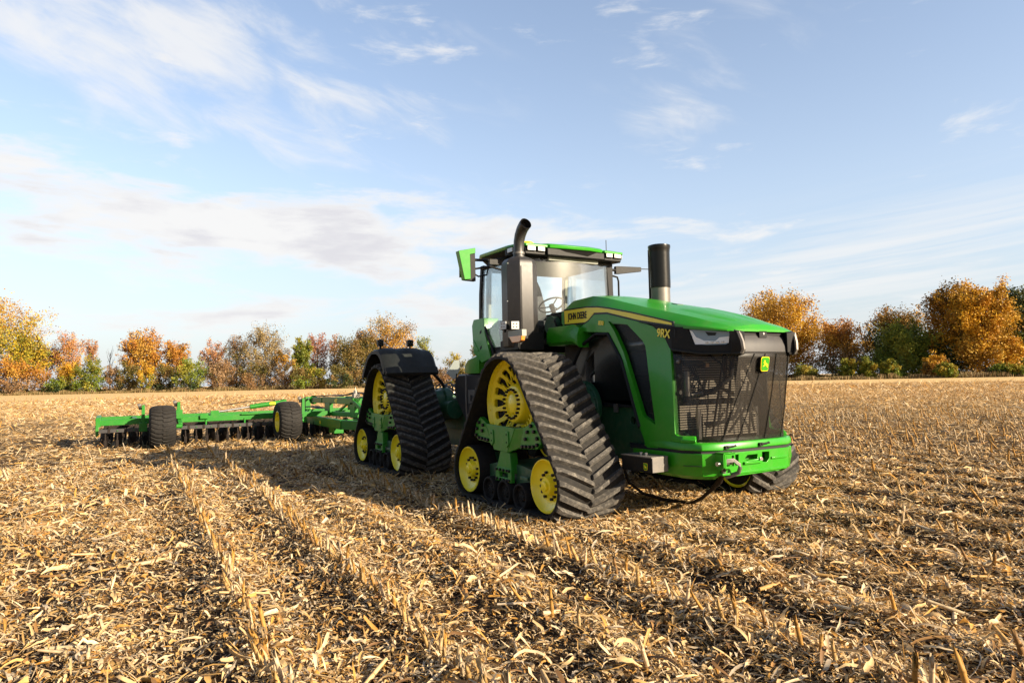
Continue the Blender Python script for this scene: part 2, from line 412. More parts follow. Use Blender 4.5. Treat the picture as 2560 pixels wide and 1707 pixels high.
def build_field():
    yaw = math.atan2(fwd.y, fwd.x)
    th = np.concatenate([np.linspace(-.85, .85, 560), np.linspace(.85, 2 * PI - .85, 120)[1:-1]]) + yaw
    rr = [0.4]
    while rr[-1] < 70: rr.append(rr[-1] * 1.02 + .004)
    while rr[-1] < 6500: rr.append(rr[-1] * 1.13)
    rr = np.array(rr); nt, nr = len(th), len(rr)
    X = CAM.x + rr[:, None] * np.cos(th)[None]; Y = CAM.y + rr[:, None] * np.sin(th)[None]
    Z = hfun(X, Y)
    V = np.stack([X, Y, Z], -1).reshape(-1, 3)
    i = np.arange(nr - 1)[:, None] * nt; j = np.arange(nt)[None]; j2 = (j + 1) % nt
    F = np.stack([i + j, i + nt + j, i + nt + j2, i + j2], -1).reshape(-1, 4)
    V = np.vstack([V, [[CAM.x, CAM.y, float(hfun(CAM.x, CAM.y))]]]); c = len(V) - 1
    jj = np.arange(nt); cap = np.stack([np.full(nt, c), jj, (jj + 1) % nt, (jj + 1) % nt], -1)
    dist = np.hypot(V[:, 0] - 8.9, V[:, 1] + 5.7)
    cover = np.clip((dist - 14) / 34, 0, 1) * (1 - .75 * soil_mask(V[:, 0], V[:, 1]) * np.clip(1 - (dist - 34) / 30, 0, 1))
    tint = np.stack([cover, cover, cover], -1)
    m, t, b = principled('field_ground')
    tc = t.new('ShaderNodeTexCoord').outputs['Object']
    at = t.new('ShaderNodeAttribute', attribute_name='tint')
    n1 = t.noise(tc, 9, 8, .7); n2 = t.noise(tc, 1.1, 5)
    soil = t.mix(n1, (.010, .006, .004, 1), (.060, .036, .022, 1))
    mp = t.new('ShaderNodeMapping'); t.l.new(tc, mp.inputs[0]); mp.inputs['Scale'].default_value = (1, 1, 1)
    n3 = t.noise(mp.outputs[0], 14, 6, .75, 1.2)
    straw = t.mix(t.ss(n3, .33, .66), (.40, .25, .10, 1), (.78, .56, .27, 1))
    straw = t.mix(t.ss(t.noise(tc, .18, 4), .40, .62, 0, .22), straw, (.56, .37, .15, 1))
    chaff = t.mix(t.ss(n1, .52, .66, 0, .55), soil, (.24, .15, .07, 1))
    t.l.new(t.mix(at.outputs['Fac'], chaff, straw), b.inputs['Base Color'])
    b.inputs['Roughness'].default_value = .95; b.inputs['Specular IOR Level'].default_value = .1
    bp = t.new('ShaderNodeBump'); bp.inputs['Strength'].default_value = .35; bp.inputs['Distance'].default_value = .05
    t.l.new(n3, bp.inputs['Height']); t.l.new(bp.outputs[0], b.inputs['Normal'])
    me = bpy.data.meshes.new('field'); F3 = cap[:, :3]
    faces = F.tolist() + F3.tolist()
    me.from_pydata(V.tolist(), [], faces); me.materials.append(m)
    a = me.color_attributes.new('tint', 'FLOAT_COLOR', 'POINT'); cc = np.ones((len(V), 4), np.float32); cc[:, :3] = tint
    a.data.foreach_set('color', cc.ravel()); me.polygons.foreach_set('use_smooth', [True] * len(faces)); me.update()
    o = bpy.data.objects.new('field', me); col.objects.link(o); tag(o, kind='structure')
build_field()

PAL = np.array([(.76, .60, .37), (.66, .465, .23), (.56, .345, .12), (.52, .27, .055), (.34, .18, .06), (.18, .095, .04), (.50, .42, .31), (.72, .55, .34)])
PALP = np.array([.15, .26, .19, .09, .08, .05, .06, .12])
def pick(n, dark=0.0):
    k = rng.choice(len(PAL), n, p=PALP); c = PAL[k] * (rng.uniform(.80, 1.12, (n, 1)))
    return np.clip(c, 0, .9)
def strips(P, ang, L, W, nseg, cup, lift, curl, tilt, roll):
    """curled ribbons: P (n,3) base centre; returns V,F with 3 verts across"""
    n = len(P); K = nseg + 1
    t = np.linspace(-.5, .5, K)[None]                                        # (1,K)
    bend = rng.normal(0, 1, (n, 1)) * curl
    a = ang[:, None] + bend * t * 2
    dx = np.cos(a); dy = np.sin(a)
    step = L[:, None] / nseg
    cx = np.cumsum(dx, 1) * step; cy = np.cumsum(dy, 1) * step
    cx -= cx.mean(1, keepdims=True); cy -= cy.mean(1, keepdims=True)
    arch = lift[:, None] * (1 - (2 * t) ** 2) + tilt[:, None] * L[:, None] * t + rng.normal(0, .18, (n, K)) * W[:, None]
    w = W[:, None] * np.clip(1 - np.abs(2 * t + rng.uniform(-.5, .5, (n, 1))) ** 2.2 * rng.uniform(.2, 1, (n, 1)), .14, 1)
    rl = roll[:, None] + rng.normal(0, .5, (n, 1)) * 2 * t
    nx = -dy * np.cos(rl); ny = dx * np.cos(rl); nz = np.sin(rl)
    C = np.stack([P[:, 0:1] + cx, P[:, 1:2] + cy, P[:, 2:3] + arch], -1)
    Nn = np.stack([nx, ny, nz], -1)
    up_ = np.stack([dy * np.sin(rl), -dx * np.sin(rl), np.cos(rl)], -1)
    A = C + Nn * w[..., None] * .5 + up_ * (cup[:, None] * w)[..., None]
    B = C - Nn * w[..., None] * .5 + up_ * (cup[:, None] * w)[..., None]
    V = np.stack([A, C, B], 2).reshape(-1, 3)                                # n*K*3
    base = (np.arange(n) * K * 3)[:, None, None]; i = np.arange(nseg)[None, :, None] * 3; j = np.arange(2)[None, None, :]
    q = base + i + j
    F = np.stack([q, q + 1, q + 4, q + 3], -1).reshape(-1, 4)
    return V, F, K * 3
def scatter_pts(n, r0, r1, half=1.0):
    yaw = math.atan2(fwd.y, fwd.x)
    r = np.sqrt(rng.uniform(r0 * r0, r1 * r1, n)); th = yaw + rng.uniform(-half, half, n)
    x = CAM.x + r * np.cos(th); y = CAM.y + r * np.sin(th)
    keep = rng.uniform(0, 1, n) > soil_mask(x, y) * .60
    # no loose litter inside the machine's wheels and tracks
    for sx in (1.97, -2.33):
        for sy in (-1.42, 1.42): keep &= ~((np.abs(x - sx) < 1.12) & (np.abs(y - sy) < .43))
    return x[keep], y[keep]
def build_residue():
    Vs, Fs, Cs = [], [], []; off = 0
    #      r0  r1  per m2   L          W          nseg lift
    bands = [(1.2, 5, 2900, (.022, .13), (.004, .024), 3, .018),
             (5, 9, 2300, (.03, .14), (.005, .024), 3, .020),
             (9, 16, 1000, (.05, .18), (.008, .030), 2, .024),
             (16, 30, 290, (.09, .26), (.016, .046), 1, .028),
             (30, 58, 62, (.18, .42), (.03, .08), 1, .04),
             (58, 110, 9, (.35, .8), (.06, .15), 1, .05)]
    for r0, r1, dens, Lr, Wr, ns, lift in bands:
        area = 2.0 / 2 * (r1 * r1 - r0 * r0); n = int(area * dens)
        x, y = scatter_pts(n, r0, r1); n = len(x)
        q = rng.uniform(0, 1, n) ** 1.7
        L = Lr[0] + (Lr[1] - Lr[0]) * q; W = Wr[0] + (Wr[1] - Wr[0]) * rng.uniform(0, 1, n) ** 1.8
        z = hfun(x, y) + rng.uniform(0, lift, n)
        up_ = rng.uniform(0, 1, n) < .16
        tilt = np.where(up_, rng.uniform(-.9, .9, n), rng.normal(0, .12, n)); z = z + np.where(up_, np.abs(tilt) * L * .4, 0)
        ang = np.where(rng.uniform(0, 1, n) < .35, rng.normal(PI, .6, n), rng.uniform(0, 2 * PI, n))
        V, F, k = strips(np.stack([x, y, z], -1), ang, L, W, ns, rng.uniform(-.05, .28, n), np.abs(rng.normal(0, lift * .5, n)),
                         .36, tilt, rng.normal(0, .34, n) + .10 * np.sign(np.cos(ang - 2.1)))
        Vs.append(V); Fs.append(F + off); off += len(V); Cs.append(np.repeat(pick(n), k, 0))
    # fine chaff between the leaves, and long curling leaf ribbons
    for r0, r1, dens in ((2.2, 5, 5200), (5, 9, 2600)):
        x, y = scatter_pts(int(1.0 * (r1 * r1 - r0 * r0) * dens), r0, r1); n = len(x)
        V, F, k = strips(np.stack([x, y, hfun(x, y) + rng.uniform(.001, .012, n)], -1), rng.uniform(0, 2 * PI, n), rng.uniform(.008, .034, n), rng.uniform(.002, .007, n), 1,
                         np.zeros(n), np.zeros(n), 0, rng.normal(0, .2, n), rng.normal(0, .3, n))
        Vs.append(V); Fs.append(F + off); off += len(V); Cs.append(np.repeat(pick(n) * .9, k, 0))
    x, y = scatter_pts(2600, 2.3, 13); n = len(x)
    V, F, k = strips(np.stack([x, y, hfun(x, y) + .022], -1), rng.normal(PI, 1.1, n), rng.uniform(.16, .42, n), rng.uniform(.007, .020, n), 8,
                     rng.uniform(0, .35, n), np.abs(rng.normal(0, .025, n)), 1.5, rng.normal(0, .12, n), rng.normal(0, .6, n))
    Vs.append(V); Fs.append(F + off); off += len(V); Cs.append(np.repeat(pick(n), k, 0))
    # bigger husks and broken leaves lying about
    x, y = scatter_pts(4200, 2.4, 15); n = len(x)
    V, F, k = strips(np.stack([x, y, hfun(x, y) + .02], -1), rng.uniform(0, 2 * PI, n), rng.uniform(.08, .24, n), rng.uniform(.016, .042, n), 6,
                     rng.uniform(.1, .5, n), np.abs(rng.normal(0, .02, n)), 0.55, rng.normal(0, .25, n), rng.normal(0, .5, n))
    Vs.append(V); Fs.append(F + off); off += len(V); Cs.append(np.repeat(np.clip(pick(n) * 1.12, 0, .9), k, 0))
    o = fast_mesh('corn_residue', np.vstack(Vs), np.vstack(Fs), [MT['residue']], np.vstack(Cs))
    tag(o, 'shredded tan corn leaves and husks littering the dark soil', kind='stuff')
    # broken lengths of stalk, lying
    mb_v, mb_f, mb_c = [], [], []; off = 0
    x, y = scatter_pts(1500, 2.5, 20); n = len(x)
    for i in range(n):
        L = random.uniform(.10, .34); r = random.uniform(.007, .013); a = random.uniform(0, 2 * PI); tl = random.uniform(-.15, .3)
        d = np.array([math.cos(a), math.sin(a), tl]); e1 = np.array([-math.sin(a), math.cos(a), 0]); e2 = np.cross(d, e1)
        p = np.array([x[i], y[i], float(hfun(x[i], y[i])) + .025])
        ring = [e1 * math.cos(q) + e2 * math.sin(q) for q in np.arange(6) * PI / 3]
        vv = [p + d * L * (t - .5) + g * r * (1.25 if t == .5 else 1) for t in (0, .5, 1) for g in ring]
        mb_v += vv
        mb_f += [(off + l * 6 + j, off + l * 6 + (j + 1) % 6, off + (l + 1) * 6 + (j + 1) % 6, off + (l + 1) * 6 + j) for l in (0, 1) for j in range(6)]
        off += 18; c = pick(1)[0]; mb_c += [c] * 18
    o = fast_mesh('stalk_litter', np.array(mb_v), np.array(mb_f), [MT['residue']], np.array(mb_c), smooth=True)
    tag(o, 'broken lengths of dry corn stalk lying among the litter', kind='stuff')
build_residue()

# stubble: cut stalks still standing in their rows
def stub_mesh(seed, L=.2):
    rs = random.Random(seed); V = []; F = []; C = []
    def ring(z, r, ox, oy, jag=0):
        return [(ox + r * math.cos(q), oy + r * math.sin(q), z + (rs.uniform(-jag, jag) if jag else 0)) for q in [PI / 4 * i for i in range(8)]]
    lx, ly = rs.uniform(-.04, .04), rs.uniform(-.04, .04); c = PAL[rs.choice([1, 2, 2, 3, 4, 7])] * rs.uniform(.8, 1.05)
    zs = [-.03, .03, .05, .07, L * .62, L * .66, L * .70, L]; rd = [.015, .0125, .015, .0125, .0115, .0135, .0115, .011]
    for i, (z, r) in enumerate(zip(zs, rd)):
        V += ring(z, r, lx * z / L, ly * z / L, .028 if i == 7 else 0); C += [c * (.7 if i in (2, 5) else 1)] * 8
    for l in range(7): F += [(l * 8 + j, l * 8 + (j + 1) % 8, l * 8 + 8 + (j + 1) % 8, l * 8 + 8 + j) for j in range(8)]
    b = len(V); V += ring(L - .04, .009, lx * .9, ly * .9); C += [c * .6] * 8
    F += [(56 + j, 56 + (j + 1) % 8, b + (j + 1) % 8, b + j) for j in range(8)]
    F += [(b, b + 1, b + 2, b + 3), (b, b + 3, b + 4, b + 7), (b + 4, b + 5, b + 6, b + 7)]
    for q in range(rs.choice([1, 2, 2, 3])):     # dry sheath leaves hanging from the stub
        a = rs.uniform(0, 2 * PI); z0 = rs.uniform(.04, L * .8); ln = rs.uniform(.05, .14); w = rs.uniform(.006, .014)
        dx, dy = math.cos(a), math.sin(a); o = len(V); cc = PAL[rs.choice([0, 1, 7, 4])] * rs.uniform(.75, 1.1)
        for t, dz in ((0, 0), (.35, .35 * rs.uniform(.2, .9)), (.7, .1), (1, -.5)):
            ww = w * (1 - .7 * t)
            for sg in (-1, 1): V.append((dx * (.012 + ln * t * .7) - dy * ww * sg, dy * (.012 + ln * t * .7) + dx * ww * sg, max(.0, z0 + dz * ln))); C.append(cc)
        F += [(o + 2 * k, o + 2 * k + 1, o + 2 * k + 3, o + 2 * k + 2) for k in range(3)]
    return np.array(V), np.array(F), np.array(C)
def build_stubble():
    protos = [stub_mesh(i, random.uniform(.09, .20)) for i in range(14)]
    meshes = []
    for V, F, C in protos:
        o = fast_mesh('corn_stub', V, F, [MT['residue']], C, smooth=True); meshes.append(o.data); bpy.data.objects.remove(o)
    cand = []
    for k in range(-14, 90):
        y0 = -4.98 + ROW * k
        x = 9.0
        while x > -60:
            x -= random.uniform(.05, .15) if k in (0, 1, 3) else random.uniform(.10, .26)
            y = y0 - .03 * (x - 4) + random.gauss(0, .026)
            v = Vector((x, y, 0)) - CAM; dz = v.dot(f2)
            if dz < 2.4: continue
            px = v.dot(r3) / dz; py = v.dot(u3) / dz
            if abs(px) > .9: continue
            d = v.length
            if abs(y) < 2.0 and -4.2 < x < 4.5: continue
            if x < -8 and abs(y) < 6.2: continue
            if x < -10 and abs(y + 1) < 9 and random.random() < .8: continue
            if y < -5.3 and random.random() < .93: continue            # driven over on the left
            if k == 2 and random.random() < .85: continue
            if k > 3 and d < 13 and random.random() < .62: continue
            if d > 12 and random.random() < .35: continue
            if d > 30 and random.random() < .55: continue
            cand.append((d, k, x, y, abs(px) < .76 and abs(py) < .52))
    cand.sort(key=lambda c: c[0])
    rows = {0: 'cut corn stalk in the long stubble row running beside the tilled strip on the left',
            1: 'cut corn stalk in the stubble row that ends at the shadow left of the tractor',
            3: 'cut corn stalk in the stubble row leading to the near front track'}
    n = 0; rest = []
    for d, k, x, y, vis in cand:
        ln = Vector((-rgt.x, -rgt.y, 0)) * random.gauss(.16 if k in (0, 1, 3) else .34, .16) + Vector((rgt.y, -rgt.x, 0)) * random.gauss(0, .14)
        tm = Vector((ln.x, ln.y, 1)).to_track_quat('Z', 'Y').to_matrix() @ Matrix.Rotation(random.uniform(0, 6.28), 3, 'Z')
        z = float(hfun(x, y))
        if vis and n < 290 and d < 17:
            o = bpy.data.objects.new('corn_stub', random.choice(meshes)); col.objects.link(o)
            o.location = (x, y, z); o.rotation_euler = tm.to_euler(); sc = random.uniform(.7, 1.05); o.scale = (sc, sc, sc)
            if k in rows: lab, g = rows[k], 'stubble row %s' % {0: 'by the tilled strip', 1: 'ending at the shadow', 3: 'leading to the near track'}[k]
            elif k < 0: lab, g = 'stray cut corn stalk left standing in the churned ground at left', 'stray stalks at left'
            elif y > 2.2: lab, g = 'cut corn stalk standing in the stubble to the right of the tractor', 'stubble right of the tractor'
            else: lab, g = 'cut corn stalk standing in the littered stubble in front of the tractor', 'stubble before the tractor'
            tag(o, lab, 'corn stalk', g); n += 1
        else: rest.append((x, y, z, tm))
    Vs, Fs, Cs = [], [], []; off = 0
    for x, y, z, tl in rest[:9000]:
        V, F, C = protos[random.randrange(14)]; a = random.uniform(0, 6.28); sc = random.uniform(.85, 1.25)
        M = np.array(tl)
        Vs.append((V * sc) @ M.T + np.array([x, y, z])); Fs.append(F + off); Cs.append(C); off += len(V)
    o = fast_mesh('corn_stubble', np.vstack(Vs), np.vstack(Fs), [MT['residue']], np.vstack(Cs))
    tag(o, 'rows of cut corn stubble farther out across the field', kind='stuff')
build_stubble()
# ------------------------------------------------------------------ tractor
TR = empty('tractor', (0, 0, 0), 'large green articulated tractor on four rubber tracks standing in the cut cornfield', 'tractor')
XF, XR, YT = 1.97, -2.33, 1.425        # track centres
BW = .85

# ---- one track: belt (part) with its wheels, rollers and frame (sub-parts); local origin on the ground
CIR = [((.885, .36), .330), ((0.0, 1.2), .560), ((-.885, .36), .330)]
def belt_path(extra=0.0):
    segs = []; n = len(CIR); nrm = []
    for i in range(n):
        (c0, r0), (c1, r1) = CIR[i], CIR[(i + 1) % n]
        dx, dz = c1[0] - c0[0], c1[1] - c0[1]; d = math.hypot(dx, dz)
        nrm.append(math.atan2(dz, dx) - math.acos((r0 - r1) / d))
    for i in range(n):
        a0 = nrm[i - 1]; a1 = nrm[i]
        while a1 < a0: a1 += 2 * PI
        (c, r) = CIR[i]; (c1, r1) = CIR[(i + 1) % n]
        segs.append(('arc', c, r, a0, a1, (a1 - a0) * r))
        p = (c[0] + r * math.cos(a1), c[1] + r * math.sin(a1)); q = (c1[0] + r1 * math.cos(a1), c1[1] + r1 * math.sin(a1))
        segs.append(('line', p, q, a1, 0, math.hypot(q[0] - p[0], q[1] - p[1])))
    return segs
SEGS = belt_path(); BLEN = sum(s[5] for s in SEGS)
def path_at(s):
    s %= BLEN
    for sg in SEGS:
        if s <= sg[5]:
            if sg[0] == 'arc':
                a = sg[3] + s / sg[2]; return (sg[1][0] + sg[2] * math.cos(a), sg[1][1] + sg[2] * math.sin(a)), (math.cos(a), math.sin(a))
            t = s / sg[5]; return (sg[1][0] + (sg[2][0] - sg[1][0]) * t, sg[1][1] + (sg[2][1] - sg[1][1]) * t), (math.cos(sg[3]), math.sin(sg[3]))
        s -= sg[5]
    return path_at(0)
def belt_mb():
    b = MB(); N = 150
    def P(s, off, y):
        (x, z), (nx, nz) = path_at(s); return (x + nx * off, y, z + nz * off)
    h = BW / 2
    prof = [(-.030, -h), (-.004, -h), (0, -h + .006), (0, h - .006), (-.004, h), (-.030, h)]
    vs_ = [P(BLEN * i / N, o, y) for i in range(N) for o, y in prof]; m = len(prof)
    b.add(vs_, [(i * m + j, i * m + (j + 1) % m, ((i + 1) % N) * m + (j + 1) % m, ((i + 1) % N) * m + j) for i in range(N) for j in range(m)], 'rubber')
    NL = int(round(BLEN / .136)); pit = BLEN / NL
    for sgn in (-1, 1):
        for k in range(NL):
            s0 = k * pit + (pit / 2 if sgn > 0 else 0)
            secs = []
            for u, hh, wb, wt in ((.0, .034, .033, .018), (.02, .046, .034, .019), (.14, .050, .034, .020), (.28, .050, .035, .021), (.375, .048, .037, .022), (.420, .020, .038, .028)):
                sc = s0 + (u / .42) * .185
                y = sgn * u
                secs.append([P(sc - wb, -.002, y), P(sc - wt, hh, y), P(sc + wt, hh, y), P(sc + wb, -.002, y)])
            if sgn > 0: secs = [list(reversed(q)) for q in secs]
            b.loft(secs, 'lug')
    for k in range(NL):                       # guide blocks inside
        s0 = k * pit
        secs = []
        for off, w, d in ((-.028, .030, .09), (-.085, .018, .06)):
            secs.append([P(s0 - w, off, -d), P(s0 + w, off, -d), P(s0 + w, off, d), P(s0 - w, off, d)])
        b.loft(secs, 'rubber')
    return b
def drive_mb():
    b = MB(); o = (0, 0, 0); ax = (0, -1, 0)
    # rim
    b.lathe([(-.30, .49), (-.30, .53), (.282, .53), (.290, .522), (.290, .512), (.27, .506), (.245, .490), (.230, .476)], o, ax, 'yellow', 56)
    b.lathe([(-.30, .49), (.20, .478)], o, ax, 'yellow', 56)
    # spoked disc: one sector with a long rounded window, turned 18 times
    n = 18; da = 2 * PI / n; ri, ro = .225, .484
    def pol(r, a): return (r * math.cos(a), r * math.sin(a))
    hole = []
    c0, c1, hw0, hw1 = .272, .452, .024, .050
    hole = [(c0, -hw0 + .015), (c0 + .004, -hw0 + .004), (c0 + .015, -hw0), (c1 - .02, -hw1), (c1 - .006, -hw1 + .006), (c1, -hw1 + .02),
            (c1, hw1 - .02), (c1 - .006, hw1 - .006), (c1 - .02, hw1), (c0 + .015, hw0), (c0 + .004, hw0 - .004), (c0, hw0 - .015)]
    for k in range(n):
        a = k * da; ca, sa = math.cos(a), math.sin(a)
        outer = [pol(ri, -da / 2), pol(ro, -da / 2), pol(ro, -da / 6), pol(ro, da / 6), pol(ro, da / 2), pol(ri, da / 2)]
        fn = lambda u, v, t: (u * ca - v * sa, -.235 + .70 * (.47 - math.hypot(u, v)) + t * .012, u * sa + v * ca)
        b.prism(outer, fn, 'yellow', [hole])
        rib = [(c0 - .004, -hw0 - .004)] + [(c1 + .002, -hw1 - .004), (c1 + .006, hw1 + .004), (c0 - .004, hw0 + .004)]
        # raised lip round the window
        for p, q in zip(hole, hole[1:] + hole[:1]):
            mx = ((p[0] + q[0]) / 2, (p[1] + q[1]) / 2); L = math.hypot(q[0] - p[0], q[1] - p[1]); ang = math.atan2(q[1] - p[1], q[0] - p[0]) + a
            if L < .03: continue
            b.box((mx[0] * ca - mx[1] * sa, -.238 + .70 * (.47 - math.hypot(*mx)), mx[0] * sa + mx[1] * ca), (L, .012, .012), 'yellow', Matrix.Rotation(-ang, 3, 'Y'))
        p = pol(.500, a + da / 2); b.box((p[0], -.255, p[1]), (.012, .03, .020), 'yellow', Matrix.Rotation(-(a + da / 2), 3, 'Y'))
    b.lathe([(.0, .26), (.09, .255), (.16, .240), (.205, .230), (.226, .218), (.236, .20), (.236, .15), (.212, .146), (.212, .136), (.240, .120), (.256, .10), (.262, .03), (.264, 0)], o, ax, 'yellow', 48)
    for k in range(20):
        a = 2 * PI * k / 20; c = Vector((.170 * math.cos(a), -.236, .170 * math.sin(a)))
        b.cyl(c, c + Vector((0, -.030, 0)), .0155, 'bolt', 6); b.cyl(c + Vector((0, -.03, 0)), c + Vector((0, -.038, 0)), .009, 'bolt', 6)
    b.lathe([(.0, .0), (.0, .24), (.17, .474)], o, ax, 'dark', 40)
    return b
def idler_mb():
    b = MB(); o = (0, 0, 0); ax = (0, -1, 0)
    b.lathe([(-.36, 0), (-.36, .285), (-.36, .292), (-.345, .302), (-.04, .302), (-.03, .26), (.03, .26), (.04, .302), (.35, .302), (.368, .294), (.370, .284)], o, ax, 'drum', 48)
    b.lathe([(.366, .2845), (.378, .282), (.378, .272), (.355, .262), (.325, .225), (.312, .165), (.312, .11), (.335, .098), (.370, .088), (.372, .055), (.395, .050), (.400, .02), (.400, 0)], o, ax, 'yellow', 48)
    b.lathe([(-.372, .284), (-.375, .272), (-.340, .225), (-.335, .10), (-.37, .09), (-.375, 0)], o, ax, 'yellow', 40)
    for k in range(12):
        a = 2 * PI * k / 12; c = Vector((.17 * math.cos(a), .335, .17 * math.sin(a))); b.cyl(c, c + Vector((0, .014, 0)), .024, 'dark', 10)
    for k in range(14):
        if k in (3, 10): continue
        a = 2 * PI * k / 14 + .1; c = Vector((.142 * math.cos(a), -.312, .142 * math.sin(a)))
        b.cyl(c, c + Vector((0, -.030, 0)), .0165, 'bolt', 6)
    return b
def roller_mb():
    b = MB(); o = (0, 0, 0); ax = (0, -1, 0)
    b.lathe([(-.37, 0), (-.37, .14), (-.36, .15), (-.05, .15), (-.04, .11), (.04, .11), (.05, .15), (.365, .15), (.378, .145), (.380, .128), (.372, .118), (.335, .112), (.330, .06), (.345, .052), (.350, .03), (.352, 0)], o, ax, 'drum', 36)
    for k in range(6):
        a = PI / 3 * k; c = Vector((.04 * math.cos(a), -.345, .04 * math.sin(a))); b.cyl(c, c + Vector((0, -.012, 0)), .008, 'bolt', 6)
    return b
def track_frame_mb():
    b = MB(); g = 'green2'
    yo = -.345
    # saddle: outward plate and its two bolted wings that fold back
    top = [(-.46, .955), (.23, .93)]; bot = [(-.27, .655), (.05, .64)]
    pl = [(-.46, .955), (-.27, .655), (.05, .64), (.23, .93)]
    b.prism(pl, lambda u, v, t: (u, yo + t * .03, v), g)
    def wing(p0, p1, p2, p3, back):
        # quad from the saddle edge (p0 low, p1 high) to the tip (p2 high, p3 low)
        V = [(p0[0], yo + .004, p0[1]), (p1[0], yo + .004, p1[1]), (p2[0], yo + back, p2[1]), (p3[0], yo + back, p3[1])]
        W = [(x, y + .03, z) for x, y, z in V]
        b.add(V + W, [(0, 1, 2, 3), (7, 6, 5, 4), (0, 4, 5, 1), (1, 5, 6, 2), (2, 6, 7, 3), (3, 7, 4, 0)], g)
    wing((-.27, .655), (-.46, .955), (-.62, .99), (-.40, .74), .05)
    wing((.05, .64), (.23, .93), (.40, .95), (.30, .72), .05)
    for sg, pts in ((-1, [(-.66, 1.03), (-.78, .95), (-.82, .80), (-.74, .74), (-.36, .72), (-.45, .93)]), (1, [(.56, 1.02), (.70, .92), (.72, .78), (.64, .72), (.27, .70), (.36, .93)])):
        yy = yo + (.03 if sg < 0 else .035)
        b.prism(pts, lambda u, v, t: (u, yy + t * .06, v), g)
        bl = [(-.68, .96), (-.74, .88), (-.76, .80), (-.69, .77), (-.61, .765), (-.53, .76), (-.46, .755), (-.58, .93), (-.60, .86)] if sg < 0 else \
             [(.54, .97), (.60, .91), (.66, .84), (.66, .77), (.58, .745), (.50, .74), (.42, .735), (.35, .73), (.46, .90), (.42, .82)]
        for x, z in bl: b.cyl((x, yy + .005, z), (x, yy - .028, z), .023, 'bolt', 6)
    for x in (-.30, .06): 
        pts = [(x - .035, .88), (x + .03, .89), (x + .045, .74), (x, .70), (x - .045, .74)]
        b.prism([(u, v) for u, v in pts], lambda u, v, t: (u, yo - .014 + t * .014, v), g)
        for z in (.85, .76): b.cyl((x, yo - .01, z), (x, yo - .022, z), .010, 'bolt', 6)
    b.bb(-.52, .50, yo + .06, .30, .76, .92, 'dgreen')                     # cross tube behind
    b.prism([(-.13, .645), (-.24, .405), (.13, .40), (.09, .64)], lambda u, v, t: (u, yo + .01 + t * .10, v), g)
    b.prism([(-.22, .46), (-.235, .30), (.14, .30), (.14, .46)], lambda u, v, t: (u, yo - .005 + t * .05, v), g, [[(-.14, .41), (-.14, .35), (.06, .35), (.06, .41)]])
    for x in (-.19, -.11, -.03, .05, .10):
        for z in (.435, .325): b.cyl((x, yo, z), (x, yo - .026, z), .018, 'bolt', 6)
    b.loft([[(-.34, y, .62), (-.34, y + .10, .62), (-.20, y + .10, .36), (-.20, y, .36)] for y in (-.30, -.1)], 'dgreen')
    # walking beam between the idlers
    b.loft([[(-.72, -.22, .30), (-.72, .22, .30), (-.72, .22, .42), (-.72, -.22, .42)], [(-.2, -.26, .26), (-.2, .26, .26), (-.2, .26, .52), (-.2, -.26, .52)],
            [(.25, -.26, .26), (.25, .26, .26), (.25, .26, .50), (.25, -.26, .50)], [(.74, -.22, .31), (.74, .22, .31), (.74, .22, .42), (.74, -.22, .42)]], 'dgreen')
    b.bb(.30, .46, -.33, -.30, .36, .40, 'dgreen')
    b.cyl((-.72, -.25, .36), (-.72, .25, .36), .07, 'dgreen', 16); b.cyl((.74, -.25, .36), (.74, .25, .36), .07, 'dgreen', 16)
    b.cyl((0, -.2, 1.2), (0, .62, 1.2), .20, 'dgreen', 24); b.cyl((0, .36, 1.2), (0, .55, 1.2), .33, 'dgreen', 28)
    b.loft([[(-.3, y, .84), (.3, y, .84), (.2, y, 1.12), (-.2, y, 1.12)] for y in (.25, .40)], 'dgreen')
    return b
belt0 = belt_mb().build('track_belt', TR, smooth=40)
dm = drive_mb().build('drive_wheel', belt0, smooth=38); dm.location = (0, 0, 1.2)
im = idler_mb().build('idler_wheel', belt0, smooth=30); im.location = (.885, 0, .362)
i2 = im.copy(); col.objects.link(i2); i2.parent = belt0; i2.location = (-.885, 0, .362); i2.rotation_euler = (0, .9, 0)
rm = roller_mb().build('mid_roller', belt0, smooth=30); rm.location = (-.36, 0, .18)
for k in (0, .36):
    q = rm.copy(); col.objects.link(q); q.parent = belt0; q.location = (k, 0, .18); q.rotation_euler = (0, k * 3, 0)
track_frame_mb().build('track_frame', belt0, bevel=.006)
belt0.location = (XF, -YT, -.015)
for x, y in ((XR, -YT), (XF, YT), (XR, YT)):
    c = copy_tree(belt0, TR); c.location = (x, y, -.015)
    if y > 0: c.scale = (1, -1, 1)

